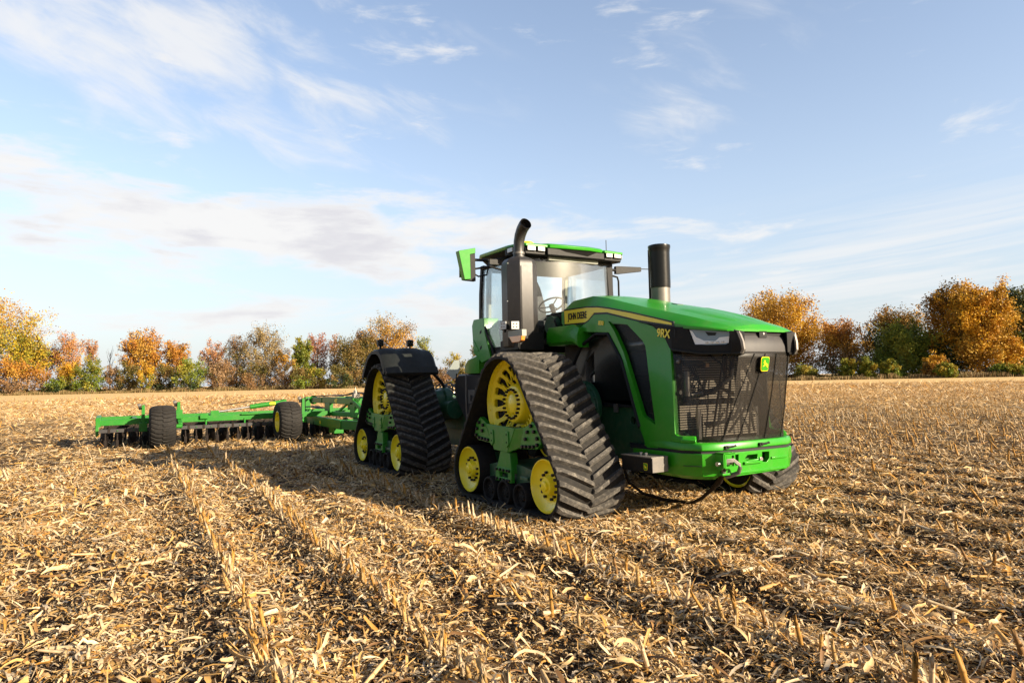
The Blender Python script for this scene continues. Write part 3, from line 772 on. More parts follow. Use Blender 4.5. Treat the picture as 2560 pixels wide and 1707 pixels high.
# ---- chassis
def chassis():
    b = MB(); g = 'dgreen'
    # front frame: cheek plates with hole, cross members
    for sg in (-1, 1):
        pl = [(1.2, .55), (1.2, 1.14), (2.75, 1.12), (3.62, .86), (3.72, .72), (3.5, .46), (2.9, .46), (2.6, .56)]
        hole = [(2.78 + .045 * math.cos(a), .965 + .05 * math.sin(a)) for a in [PI / 6 * k for k in range(12)]]
        b.prism(pl, lambda u, v, t: (u, sg * (.52 - t * .05), v), g, [hole])
    b.bb(1.2, 3.6, -.47, .47, .50, .62, g); b.bb(1.2, 2.7, -.47, .47, 1.0, 1.05, 'dark')
    b.bb(2.2, 2.28, -.47, .47, .5, 1.1, g)
    # front axle with its round final drive housings
    for sg in (-1, 1):
        b.lathe([(0, .0), (0, .24), (.06, .30), (.10, .34), (.16, .34), (.18, .31), (.30, .30), (.34, .25), (.42, .20), (.45, 0)], (XF, sg * .50, 1.10), (0, sg, 0), g, 36)
        for k in range(16):
            a = 2 * PI * k / 16; c = Vector((XF + .325 * math.cos(a), sg * .655, 1.10 + .325 * math.sin(a))); b.cyl(c, c + Vector((0, sg * .03, 0)), .016, 'dgreen', 6)
        b.lathe([(0, 0), (0, .26), (.12, .26), (.14, .22), (.45, .20), (.45, 0)], (XR, sg * .5, 1.10), (0, sg, 0), g, 32)
    # centre of the machine
    b.bb(-.4, 1.25, -.42, .42, .58, 1.25, g); b.bb(-.75, -.35, -.25, .25, .55, 1.2, g)
    b.cyl((-.72, 0, .45), (-.72, 0, 1.3), .14, g, 20); b.cyl((-.95, -.28, .78), (-.3, -.36, .80), .045, 'steel', 12)
    b.cyl((-1.2, -.30, .78), (-.72, -.32, .79), .075, g, 14)
    # rear frame
    b.bb(-3.35, -.85, -.46, -.36, .62, 1.12, g); b.bb(-3.35, -.85, .36, .46, .62, 1.12, g); b.bb(-3.2, -1.0, -.36, .36, .66, .76, g)
    b.bb(-3.3, -1.1, -.40, .40, 1.06, 1.16, g); b.bb(-2.9, -1.8, -.3, .3, .3, .66, g)
    b.cyl((-2.75, -.62, .92), (-1.75, -.62, .98), .16, g, 20)
    b.bb(-3.9, -3.3, -.18, .18, .42, .52, g); b.bb(-3.45, -3.3, -.5, .5, .4, 1.2, g)
    b.bb(-3.0, -2.5, -.58, -.40, .75, 1.05, g)
    return b
chassis().build('chassis', TR, bevel=.008)
def hydraulics():
    b = MB()
    for k in range(7):
        y = -.30 + .09 * k
        b.tube([(-3.35, y, 1.12), (-3.2, y - .03, 1.36 + .02 * (k % 3)), (-2.9, y - .05, 1.44 - .04 * (k % 2)), (-2.5, y - .04, 1.28), (-2.1, y, 1.12)], .016, 'black', 7)
    b.bb(-3.30, -3.10, -.45, -.05, 1.18, 1.34, 'black'); b.bb(-2.75, -2.62, -.50, -.40, 1.20, 1.32, 'black')
    for k in range(5): b.cyl((-3.18, -.40 + .1 * k, 1.2), (-3.05, -.40 + .1 * k, 1.24), .022, 'steel', 10)
    b.tube([(-1.7, -.5, 1.0), (-1.5, -.52, 1.18), (-1.2, -.5, 1.15), (-.9, -.42, .95)], .02, 'black', 8)
    return b
hydraulics().build('hydraulic_hoses', TR)

# ---- hood
SEC = [  # x, side half width, lower z, shoulder z, crown half width, crown z, centre z
    (1.50, .60, 2.20, 2.34, .47, 2.44, 2.455), (1.56, .615, 2.16, 2.365, .46, 2.485, 2.50), (1.62, .62, 2.15, 2.372, .47, 2.492, 2.508),
    (2.03, .62, 2.14, 2.362, .475, 2.505, 2.53), (2.30, .62, 2.13, 2.338, .48, 2.455, 2.48), (2.55, .62, 2.11, 2.298, .48, 2.40, 2.435),
    (3.10, .62, 2.05, 2.168, .485, 2.255, 2.325), (3.40, .62, 2.01, 2.092, .485, 2.185, 2.26), (3.60, .622, 1.985, 2.040, .485, 2.135, 2.21),
    (3.80, .612, 1.955, 1.995, .48, 2.085, 2.155), (4.00, .575, 1.925, 1.962, .46, 2.022, 2.085), (4.12, .535, 1.912, 1.940, .42, 1.978, 2.03), (4.20, .49, 1.905, 1.925, .40, 1.945, 1.985), (4.235, .45, 1.905, 1.915, .39, 1.922, 1.935)]
SEC = [(x, w, zl, zs, wc, zc - (.012 if 2.5 < x < 4.1 else 0), z0 - (.022 if 2.5 < x < 4.1 else 0)) for x, w, zl, zs, wc, zc, z0 in SEC]
def hood_pt(x, y):
    """height of the hood's top at x, y (|y| inside the crown)"""
    for a, b in zip(SEC, SEC[1:]):
        if a[0] <= x <= b[0]:
            t = (x - a[0]) / (b[0] - a[0]); c = [p + (q - p) * t for p, q in zip(a, b)]
            return c[6] + (c[5] - c[6]) * (abs(y) / c[4]) ** 1.6
    return 0
def hood():
    b = MB(); secs = []
    for x, w, zl, zs, wc, zc, z0 in SEC:
        half = [(w, zl), (w, zs - .012), (w - .012, zs), (wc + (w - wc) * .06, zc - (zc - zs) * .06), (wc, zc), (wc * .6, zc + (z0 - zc) * .55), (wc * .25, z0 - .004)]
        secs.append([(x, -y, z) for y, z in half] + [(x, y, z) for y, z in reversed(half)])
    b.loft(secs, 'green')
    return b
HOOD = hood().build('hood', TR, smooth=13)
def hood_pads():
    b = MB()
    for sg in (-1, 1):           # raised panels on the crown
        pts = [(3.33, .05), (3.33, .34), (3.86, .36), (4.08, .27), (4.08, .05), (3.7, .035)]
        top = [(x, sg * y, hood_pt(x, y) + .010) for x, y in pts]; bt = [(x + .012 * (1 if x < 3.7 else -1), sg * (y + .012), hood_pt(x, y) - .01) for x, y in pts]
        grid = []
        nx, ny = 10, 5
        for i in range(nx + 1):
            for j in range(ny + 1):
                x = 3.33 + .77 * i / nx; y0 = .045; y1 = .35 - .10 * max(0, (x - 3.8) / .3)
                y = y0 + (y1 - y0) * j / ny; e = min(i, nx - i, j, ny - j); grid.append((x, sg * y, hood_pt(x, y) + (.008 if e > 0 else -.004)))
        b.add(grid, [(i * (ny + 1) + j, i * (ny + 1) + j + 1, (i + 1) * (ny + 1) + j + 1, (i + 1) * (ny + 1) + j) for i in range(nx) for j in range(ny)], 'green')
    g = [(2.98, -.05), (3.12, -.09), (3.12, .0)]
    b.add([(x, y, hood_pt(x, y) + .006) for x, y in g] + [(x, y, hood_pt(x, y) - .01) for x, y in g], [(0, 1, 2), (0, 3, 4, 1), (1, 4, 5, 2), (2, 5, 3, 0)], 'dgreen')
    return b
hood_pads().build('hood_panel', HOOD, smooth=30)
def side_strip(name, poly, y0, th, k, parent):
    for sg in (-1, 1):
        b = MB(); b.prism(poly, lambda u, v, t: (u, sg * (y0 - t * th), v), k); b.build(name, parent)
side_strip('stripe_border', [(1.585, 2.372), (2.08, 2.365), (2.31, 2.345), (2.53, 2.305), (2.94, 2.213), (3.32, 2.118), (3.60, 2.048), (3.62, 1.985), (3.57, 1.988), (3.04, 2.092), (2.49, 2.228), (2.25, 2.245), (2.14, 2.175), (2.06, 2.145), (1.595, 2.158)], .624, .02, 'gloss', HOOD)
side_strip('yellow_stripe', [(1.60, 2.352), (2.08, 2.347), (2.31, 2.326), (2.53, 2.286), (2.94, 2.196), (3.32, 2.102), (3.575, 2.036), (3.575, 2.012), (3.04, 2.114), (2.49, 2.252), (2.24, 2.270), (2.12, 2.192), (2.05, 2.168), (1.61, 2.180)], .628, .02, 'decal', HOOD)
text_obj('maker_lettering', 'JOHN DEERE', .118, 'gloss', frame((1.69, -.6305, 2.228), (1, 0, -.02), (0, 0, 1)), HOOD, .002, .0035, .58, 1.02)
text_obj('model_number', '830', .07, 'decal', frame((2.345, -.6485, 2.112), (1, 0, -.12), (0, 0, 1)), HOOD, .003, .003, .95)

# ---- green side frames with their open window, flaring out below
def flare(z): return .642 + .10 * min(1, max(0, (1.75 - z) / .9))
SIDE_OUT = [(2.25, 2.24), (2.51, 2.225), (3.06, 2.09), (3.30, 2.02), (3.43, 1.93), (3.51, 1.85), (3.56, 1.78), (3.62, 1.36), (3.69, .88), (3.80, .83), (3.80, .725), (3.26, .71), (3.15, .91), (2.75, 1.68), (2.50, 2.01), (1.97, 2.055), (1.95, 2.11), (2.14, 2.17)]
SIDE_HOLE = [(2.53, 2.14), (2.88, 2.07), (3.13, 1.87), (3.17, 1.81), (3.23, 1.55), (3.39, .96), (3.18, 1.05), (2.79, 1.77), (2.64, 2.01)]
def dens(poly, step=.12):
    out = []
    for p, q in zip(poly, poly[1:] + poly[:1]):
        n = max(1, int(math.hypot(q[0] - p[0], q[1] - p[1]) / step))
        out += [(p[0] + (q[0] - p[0]) * i / n, p[1] + (q[1] - p[1]) * i / n) for i in range(n)]
    return out
def side_panel(sg):
    b = MB()
    b.prism(dens(SIDE_OUT), lambda u, v, t: (u, sg * (flare(v) - t * .055), v), 'green', [dens(SIDE_HOLE)])
    # folded inner lip of the window
    lp = dens(SIDE_HOLE); cx = sum(p[0] for p in lp) / len(lp); cz = sum(p[1] for p in lp) / len(lp)
    return b
for sg in (-1, 1):
    sp = side_panel(sg).build('side_panel', TR, bevel=.010)
    b = MB(); b.prism(dens([(cx_ + (cx_ - 3.02) * .05, z_ + (z_ - 1.55) * .03) for cx_, z_ in SIDE_HOLE]), lambda u, v, t: (u, sg * (flare(v) - .06 - t * .008), v), 'sidemesh')
    b.build('side_screen', sp)
# ---- nose: black headlamp surround, lamps, chrome-edged horns
NA, NB = Vector((3.60, -.658, 0)), Vector((4.30, -.405, 0))
def nose_pt(t, z, off=0.0, sg=-1):
    """t along the slanted flank (0 rear, 1 front corner)"""
    d = (NB - NA).normalized(); n = Vector((d.y, -d.x, 0)); p = NA + (NB - NA) * t + n * off
    return Vector((p.x, p.y if sg < 0 else -p.y, z))
for sg in (-1, 1):
    b = MB()
    # rear wing of the surround on the hood flank
    b.prism([(3.05, 2.085), (3.60, 1.99), (3.66, 1.95), (3.62, 1.75), (3.555, 1.765), (3.50, 1.86), (3.42, 1.945), (3.29, 2.03)], lambda u, v, t: (u, sg * (.652 - t * .05), v), 'black')
    # slanted flank with the lamp's opening
    lamp = [(.255, 1.950), (.30, 1.870), (.345, 1.793), (.50, 1.780), (.80, 1.776), (.835, 1.795), (.855, 1.900), (.60, 1.920)]
    out_ = [(-.02, 1.995), (.9, 1.920), (1.0, 1.900), (1.0, 1.69), (.45, 1.70), (.0, 1.755)]
    b.prism(out_, lambda u, v, t: nose_pt(u, v + 0, .005 - t * .10, sg), 'black', [lamp])
    b.prism([(.0, 1.762), (.45, 1.708), (1.0, 1.694), (1.0, 1.672), (.45, 1.682), (.0, 1.735)], lambda u, v, t: nose_pt(u, v, .022 - t * .10, sg), 'gloss')
    nz = b.build('nose_surround', TR, bevel=.006)
    b = MB(); b.prism([(u - (.012 if u > .5 else -.012), v) for u, v in lamp], lambda u, v, t: nose_pt(u, v, -.008 - t * .02, sg), 'lens')
    hl = b.build('headlight', nz)
    b = MB()
    b.prism([(.275, 1.94), (.31, 1.93), (.37, 1.865), (.48, 1.825), (.64, 1.815), (.70, 1.85), (.835, 1.855), (.825, 1.79), (.35, 1.79)], lambda u, v, t: nose_pt(u, v, -.004 - t * .012, sg), 'white')  # white lamp internals; the sky's reflection is painted into this colour
    for k in range(4): b.box(nose_pt(.52 + .075 * k, 1.805, .0, sg), (.03, .012, .014), 'led')
    b.prism([(.50, 1.915), (.54, 1.875), (.64, 1.872), (.66, 1.90)], lambda u, v, t: nose_pt(u, v, -.003 - t * .012, sg), 'gloss')
    b.build('reflector', hl)
    # forward horn with a bright edge
    b = MB()
    for z0, z1, x0, x1, in ((1.67, 1.72, 4.31, 4.315), ):
        pass
    secs = []
    for z, x, y, d in ((1.665, 4.295, .405, .10), (1.72, 4.325, .405, .10), (1.80, 4.318, .412, .09), (1.905, 4.285, .425, .07)):
        secs.append([(x - d, sg * (y - .035), z), (x, sg * (y - .035), z), (x - .012, sg * (y + .012), z), (x - d, sg * (y + .06), z)])
    b.loft(secs, 'black')
    hn = b.build('nose_horn', nz, bevel=.006)
    b = MB(); secs = [[(x + .004, sg * (y - .022), z), (x + .006, sg * (y + .002), z), (x - .012, sg * (y + .016), z), (x - .012, sg * (y - .02), z)] for z, x, y, d in ((1.675, 4.297, .405, 0), (1.72, 4.327, .405, 0), (1.80, 4.320, .412, 0), (1.90, 4.288, .425, 0))]
    b.loft(secs, 'grey'); b.build('horn_trim', hn)
text_obj('series_lettering', '9RX', .125, 'decal', frame((3.375, -.6575, 1.905), (1, 0, -.16), (.04, 0, 1)), TR, .003, .003, .88)
text_obj('series_lettering', '9RX', .125, 'decal', frame((3.64, .6575, 1.87), (-1, 0, .16), (.04, 0, 1)), TR, .002, .003, .86)

# ---- perforated grille, radiators and plumbing behind it
def grille():
    b = MB(); plan_b = [(3.69, -.715), (3.86, -.66), (3.99, -.56), (4.06, -.40), (4.075, 0), (4.06, .40), (3.99, .56), (3.86, .66), (3.69, .715)]
    plan_t = [(3.60, -.64), (3.85, -.555), (4.08, -.465), (4.25, -.385), (4.265, 0), (4.25, .385), (4.08, .465), (3.85, .555), (3.60, .64)]
    V = []; nz = 14
    for i in range(nz + 1):
        t = i / nz; z = .80 + (1.70 - .80) * t
        e = t ** .85
        for (x0, y0), (x1, y1) in zip(plan_b, plan_t): V.append((x0 + (x1 - x0) * e, y0 + (y1 - y0) * e, z))
    m = len(plan_b)
    b.add(V, [(i * m + j, i * m + j + 1, (i + 1) * m + j + 1, (i + 1) * m + j) for i in range(nz) for j in range(m - 1)], 'mesh')
    g = b.build('grille', TR, smooth=40)
    md = g.modifiers.new('solid', 'SOLIDIFY'); md.thickness = .006
    # upper forehead between the horns leaning back under the hood's lip
    b = MB(); V = []
    for t, z in ((0, 1.70), (.15, 1.76), (.5, 1.83), (1, 1.905)):
        for y in (-.37, -.2, 0, .2, .37): V.append((4.262 - .075 * t ** 1.5 - .02 * abs(y) * 2, y * (1 - .06 * t), z))
    b.add(V, [(i * 5 + j, i * 5 + j + 1, i * 5 + j + 6, i * 5 + j + 5) for i in range(3) for j in range(4)], 'tank')
    b.bb(4.20, 4.235, -.06, .05, 1.845, 1.91, 'black'); b.bb(4.14, 4.205, -.40, .40, 1.865, 1.905, 'black')
    b.cyl((4.234, 0, 1.885), (4.240, 0, 1.885), .012, 'steel', 8)
    b.build('grille_forehead', g, smooth=40)
    # seams
    b = MB()
    def gp(u, z):
        t = (z - .80) / .9; e = t ** .85; k = min(m - 2, int(u)); f = u - k
        a = [plan_b[k][i] + (plan_b[k + 1][i] - plan_b[k][i]) * f for i in (0, 1)]; c = [plan_t[k][i] + (plan_t[k + 1][i] - plan_t[k][i]) * f for i in (0, 1)]
        return Vector((a[0] + (c[0] - a[0]) * e + .006, a[1] + (c[1] - a[1]) * e, z))
    for u0, u1 in ((2.7, 3.55), (3.35, 3.95), (4.35, 4.4), (5.05, 4.9), (6.3, 6.4)):
        b.tube([gp(u0 + (u1 - u0) * k / 6, .81 + .87 * k / 6) for k in range(7)], .005, 'black', 5)
    b.build('grille_seam', g)
    return g
GR = grille()
def badge():
    b = MB(); KS, KW = .72, .76
    def rr(w, h, r, n=5):
        o = []
        for cx, cy, a0 in ((w - r, h - r, 0), (-w + r, h - r, PI / 2), (-w + r, -h + r, PI), (w - r, -h + r, 3 * PI / 2)):
            o += [(cx + r * math.cos(a0 + PI / 2 * k / n), cy + r * math.sin(a0 + PI / 2 * k / n)) for k in range(n + 1)]
        return o
    # u to the viewer's right is +y
    b.prism([(u * (1 - .12 * max(0, -v / .1)), v) for u, v in rr(.085, .105, .035)], lambda u, v, t: (4.275 + v * KS * .16 - t * .05, u * KW - .05, 1.575 + v * KS), 'gloss')
    b.prism([(u * (1 - .12 * max(0, -v / .1)), v) for u, v in rr(.080, .100, .032)], lambda u, v, t: (4.281 + v * KS * .16 - t * .01, u * KW - .05, 1.575 + v * KS), 'decal')
    b.prism([(u * (1 - .12 * max(0, -v / .1)), v) for u, v in rr(.071, .091, .027)], lambda u, v, t: (4.285 + v * KS * .16 - t * .01, u * KW - .05, 1.575 + v * KS), 'green')
    deer = [(-.050, .010), (-.040, .030), (-.026, .040), (-.034, .052), (-.022, .066), (-.020, .052), (-.010, .058), (-.006, .046), (-.010, .034), (.004, .014), (.028, .010), (.046, -.004), (.052, -.030), (.046, -.030),
            (.050, -.060), (.040, -.062), (.028, -.030), (.008, -.022), (-.020, -.024), (-.034, -.040), (-.052, -.040), (-.052, -.030), (-.038, -.028), (-.024, -.008), (-.022, .010), (-.036, .016)]
    deer = [(x * .86 - .002, y * .86) for x, y in deer]
    b.prism(deer, lambda u, v, t: (4.289 + v * KS * .16 - t * .01, u * KW - .05, 1.575 + v * KS), 'decal')
    return b
badge().build('front_emblem', GR)
def cooling():
    b = MB()
    b.bb(3.50, 3.58, -.62, .62, .84, 1.74, 'dark')
    b.bb(3.58, 3.60, -.50, .55, 1.22, 1.74, 'fin'); b.bb(3.58, 3.605, -.58, .50, .90, 1.17, 'fin')
    b.bb(3.70, 3.715, -.36, .46, .83, 1.07, 'fin'); b.bb(3.68, 3.71, -.42, -.38, .80, 1.12, 'steel'); b.bb(3.68, 3.71, .46, .50, .80, 1.12, 'grey')
    b.bb(3.46, 3.70, .585, .60, .84, 1.78, 'dark'); b.bb(3.60, 3.80, .55, .565, .84, 1.72, 'black')
    b.bb(3.62, 3.66, .30, .46, 1.25, 1.6, 'fin')
    b.bb(3.585, 3.63, -.62, .58, 1.165, 1.215, 'black')
    return b
RD = cooling().build('radiator', TR)
def plumbing():
    b = MB()
    b.tube([(3.70, -.42, 1.28), (3.80, -.25, 1.32), (3.86, -.08, 1.45), (3.80, .02, 1.70)], .028, 'tank', 10)
    b.tube([(3.68, -.40, 1.26), (3.76, -.22, 1.30), (3.80, -.10, 1.42), (3.76, -.04, 1.72)], .022, 'black', 10)
    b.tube([(3.70, .60, 1.28), (3.82, .40, 1.34), (3.88, .20, 1.45), (3.82, .05, 1.70)], .022, 'tank', 10)
    b.tube([(3.70, .62, 1.20), (3.82, .42, 1.22), (3.9, .22, 1.35), (3.86, .10, 1.6)], .018, 'black', 10)
    b.tube([(3.68, -.36, .96), (3.80, -.22, .97), (3.88, -.06, 1.03), (3.86, .06, 1.18)], .020, 'tank', 10)
    b.cyl((3.66, -.52, 1.25), (3.66, -.52, 1.52), .035, 'steel', 14); b.cyl((3.66, -.52, 1.20), (3.66, -.52, 1.26), .045, 'black', 14)
    b.cyl((3.64, -.46, 1.26), (3.76, -.40, 1.29), .022, 'steel', 10)
    b.tube([(3.68, -.58, 1.60), (3.74, -.48, 1.60), (3.78, -.38, 1.58)], .035, 'black', 10); b.bb(3.76, 3.80, -.40, -.33, 1.56, 1.60, 'amber')
    for z in (1.47, 1.30, 1.62): b.cyl((3.64, -.62, z), (3.67, -.62, z), .022, 'grey', 10)
    for y0, y1 in ((-.30, -.12), (-.12, .02), (.14, .10), (.26, .34)): b.tube([(3.78, y0, .84), (3.82, y1, 1.72)], .012, 'black', 6)
    b.tube([(3.75, -.02, .86), (3.85, .12, 1.1), (3.85, .20, 1.4)], .014, 'black', 6); b.tube([(3.75, .38, .86), (3.83, .20, 1.2)], .014, 'black', 6)
    b.tube([(3.72, -.28, 1.72), (3.78, .22, 1.38)], .012, 'black', 6); b.tube([(3.74, .46, 1.02), (3.80, .28, 1.18)], .010, 'steel', 6)
    for k in range(4): b.tube([(3.66, -.50 + .03 * k, 1.58), (3.70, -.44 + .04 * k, 1.46 - .05 * k), (3.68, -.48 + .03 * k, 1.34)], .007, 'black', 5)
    return b
plumbing().build('coolant_hose', RD)

# ---- bumper / front ballast bracket
PL = [(3.00, -.742), (3.80, -.762), (3.99, -.675), (4.085, -.50), (4.085, .50), (3.99, .675), (3.80, .762), (3.00, .742)]
def bumper():
    b = MB()
    def band(plan, levels, k, inset=.10):
        for (x0, y0), (x1, y1) in zip(plan, plan[1:]): pass
        secs = []
        for z, sc, sx in levels: secs.append([(x - sx, y * sc, z) for x, y in plan])
        inn = [[(x - sx - inset, y * sc * .88, z) for x, y in plan] for z, sc, sx in levels]
        loops = secs + list(reversed(inn))
        b.loft([list(p) for p in zip(*loops)], k)
    up_pl = [(3.22, -.738)] + PL[1:-1] + [(3.22, .738)]
    band(up_pl, [(.722, 1, 0), (.772, 1.0, 0), (.800, .985, .015)], 'green')
    # raised corner blocks on the sill
    for sg in (-1, 1):
        b.loft([[(3.64, sg * .745, z), (3.80, sg * (.758 - .02 * i), z), (3.93 - .03 * i, sg * (.69 - .02 * i), z), (3.88, sg * .63, z), (3.64, sg * .66, z)] for i, z in ((0, .795), (0, .83), (1, .862))], 'green')
    return b
BP = bumper().build('bumper', TR, bevel=.008)
def lower_bumper():
    b = MB(); zT, zB = .692, .455
    # front plate with its three openings
    out_ = [(-.50, zT), (.50, zT), (.50, .50), (.36, zB + .01), (-.30, zB), (-.50, .50)]
    h1 = [(-.36, .665), (-.26, .672), (-.265, .60), (-.30, .555), (-.36, .555)]
    h2 = [(-.17, .625), (-.13, .655), (.02, .655), (.015, .605), (-.14, .600), (-.17, .61)]
    h3 = [(.09, .672), (.20, .668), (.195, .60), (.15, .562), (.075, .572), (.085, .61)]
    b.prism(out_, lambda u, v, t: (4.085 - t * .06, u, v), 'green', [h1, h2, h3])
    b.bb(3.86, 3.90, -.62, .62, .47, .68, 'green2'); b.bb(3.6, 4.02, -.6, .6, .683, .692, 'green')
    # cheeks and chamfered corners
    for sg in (-1, 1):
        secs = []
        for z, f, s in ((zT, 1.0, 0), (.575, 1.0, 0), (.565, .995, .008), (.47, .97, .03), (.432, .90, .09)):
            secs.append([(3.02 + s, sg * .73 * f, z), (3.80 - s * .3, sg * .76 * f, z), (3.99 - s * .5, sg * .674 * f, z), (4.082 - s, sg * .505, z), (3.95, sg * .44, z), (3.02 + s, sg * .44, z)])
        b.loft(secs, 'green')
        b.beam((3.82, sg * .768, .572), (3.99, sg * .682, .572), .006, .008, 'dark'); 
    b.bb(3.1, 4.0, -.45, .45, .44, .47, 'green2')
    # stepped ledges
    b.bb(4.05, 4.11, -.20, .06, .565, .590, 'green'); b.bb(4.05, 4.10, .22, .46, .59, .612, 'green'); b.bb(4.03, 4.105, -.52, .44, .478, .500, 'green')
    b.cyl((4.10, .06, .60), (4.03, .06, .60), .024, 'steel', 12)
    return b
LB = lower_bumper().build('ballast_bracket', TR, bevel=.006)
def split_gap():
    b = MB(); b.loft([[(x - .02, y * .985, z) for x, y in PL] + [(x - .2, y * .8, z) for x, y in reversed(PL)] for z in (.688, .726)], 'dark'); return b
split_gap().build('bumper_seam', BP)
def sill_handle(y):
    b = MB(); b.tube([(4.083, y - .075, .752), (4.105, y - .06, .756), (4.105, y + .06, .762), (4.083, y + .075, .765)], .010, 'black', 8); b.box((4.092, y - .06, .752), (.03, .05, .035), 'black'); return b
for y in (-.38, .12): sill_handle(y).build('sill_handle', BP)
def clevis():
    b = MB()
    # square hanger with its loop plate
    b.prism([(4.02, .70), (4.16, .70), (4.16, .565), (4.11, .535), (4.02, .56)], lambda u, v, t: (u, -.56 + t * .03, v), 'green')
    b.prism([(-.545, .70), (-.40, .70), (-.40, .555), (-.545, .555)], lambda u, v, t: (4.165 - t * .02, u, v), 'green', [[(-.525, .68), (-.42, .68), (-.42, .575), (-.525, .575)]])
    b.bb(4.05, 4.165, -.56, -.40, .695, .708, 'green')
    b.cyl((4.11, -.60, .60), (4.11, -.38, .60), .022, 'steel', 12)
    return b
clevis().build('tow_clevis', LB)
def toolbox():
    b = MB(); b.bb(3.17, 3.63, -1.02, -.80, .495, .655, 'black'); b.bb(3.632, 3.645, -1.015, -.805, .50, .65, 'grey'); b.bb(3.165, 3.64, -1.025, -.795, .645, .657, 'grey')
    b.bb(3.2, 3.6, -.80, -.70, .52, .56, 'dgreen'); b.bb(3.385, 3.392, -1.023, -1.019, .57, .655, 'dark')
    for x in (3.38, 3.46): b.cyl((x, -.93, .655), (x, -.93, .685), .018, 'steel', 10)
    return b
TB = toolbox().build('tool_box', TR, bevel=.008)
b = MB()
for w, h, k, y in ((.030, .036, 'decal', -1.0215), (.025, .031, 'green', -1.0235)):
    b.prism([(-w, h), (w, h), (w, -h * .5), (w * .7, -h), (-w * .7, -h), (-w, -h * .5)], lambda u, v, t: (3.545 + u, y + t * .004, .555 + v), k)
b.prism([(-.016, .006), (-.006, .020), (.0, .006), (.016, .0), (.016, -.020), (.004, -.010), (-.014, -.014), (-.008, 0)], lambda u, v, t: (3.545 + u, -1.0255 + t * .004, .555 + v), 'decal')
b.build('small_emblem', TB)

# ---- engine bay seen through the flank
def engine():
    b = MB()
    b.bb(1.3, 3.45, -.42, .42, 1.05, 2.10, 'dark'); b.bb(2.3, 3.48, -.56, .56, 1.12, 1.2, 'dark')
    b.prism([(1.75, 1.20), (1.75, 1.74), (2.08, 1.97), (2.46, 1.97), (2.70, 1.66), (2.98, 1.14)], lambda u, v, t: (u, -.56 + t * .02, v), 'gloss', [[(1.95, 1.40), (1.95, 1.68), (2.13, 1.80), (2.13, 1.42)]], 'grey')
    b.cyl((2.62, -.50, 1.83), (3.05, -.50, 1.84), .060, 'steel', 18); b.tube([(2.60, -.45, 1.85), (2.50, -.42, 1.95), (2.4, -.40, 1.8)], .07, 'tank', 12)
    b.tube([(3.30, -.50, 1.45), (3.12, -.50, 1.30), (3.10, -.48, 1.18), (3.25, -.46, 1.10)], .045, 'grey', 12)
    b.tube([(2.6, -.52, 1.55), (2.9, -.53, 1.48), (3.1, -.5, 1.5)], .02, 'black', 8); b.tube([(1.9, -.44, 1.5), (2.1, -.46, 1.62), (2.2, -.46, 1.5), (2.0, -.44, 1.4)], .018, 'grey', 8)
    b.cyl((2.05, -.46, 1.45), (2.05, -.50, 1.45), .06, 'steel', 14)
    b.bb(2.50, 2.56, -.575, -.55, 1.06, 1.16, 'grey')
    return b
engine().build('engine', TR)
def arch_trim():   # black arch edging in front of the bay
    b = MB(); pts = [(1.72, 1.50), (1.98, 1.88), (2.28, 2.0), (2.52, 1.99), (2.77, 1.66), (3.14, .92)]
    b.tube([(x, -.64 - .10 * min(1, max(0, (1.75 - z) / .9)), z) for x, z in pts], .022, 'black', 8); return b
arch_trim().build('arch_trim', TR)
def step_panel():
    b = MB()
    sec = [(-.42, 2.15), (-.70, 2.15), (-.735, 2.06), (-.735, 1.94), (-.70, 1.905), (-.42, 1.905)]
    b.loft([[(x, y, z + dz) for y, z in sec] for x, dz in ((1.33, .0), (1.90, -.0), (2.02, -.05))], 'green')
    for x, z in ((1.37, 2.12), (1.37, 1.95), (1.37, 1.92), (1.42, 1.945), (1.80, 1.945)): b.cyl((x, -.735, z), (x, -.742, z), .009, 'bolt', 6)
    return b
step_panel().build('fender_panel', TR, bevel=.004)

# ---- exhaust stack on the right, air intake on the left
def stack():
    b = MB(); c = Vector((1.13, -1.02, 0)); a = .222; R8 = a / math.cos(PI / 8)
    def oc(z, r, dz=None): return [(c.x + r * math.cos(PI / 8 + PI / 4 * k - .10), c.y + r * math.sin(PI / 8 + PI / 4 * k - .10), z) for k in range(8)]
    b.loft([oc(1.90, R8 * .96), oc(1.92, R8), oc(2.98, R8), oc(3.03, R8 * .97), oc(3.075, R8 * .82), oc(3.10, R8 * .55)], 'stack')
    b.prism([(.90, 1.99), (.90, 1.86), (1.37, 1.86), (1.37, 2.08), (1.22, 2.0)], lambda u, v, t: (u, -1.20 + t * .40, v), 'black')
    for x, y, z in ((1.22, -1.245, 3.0), (1.20, -1.245, 2.5), (1.02, -1.245, 2.2)): b.cyl((x, y, z), (x, y - .01, z), .011, 'steel', 8)
    b.tube([(1.352, -1.12, 1.96), (1.352, -1.12, 2.96)], .004, 'black', 5)
    return b
ST = stack().build('exhaust_stack', TR, bevel=.006)
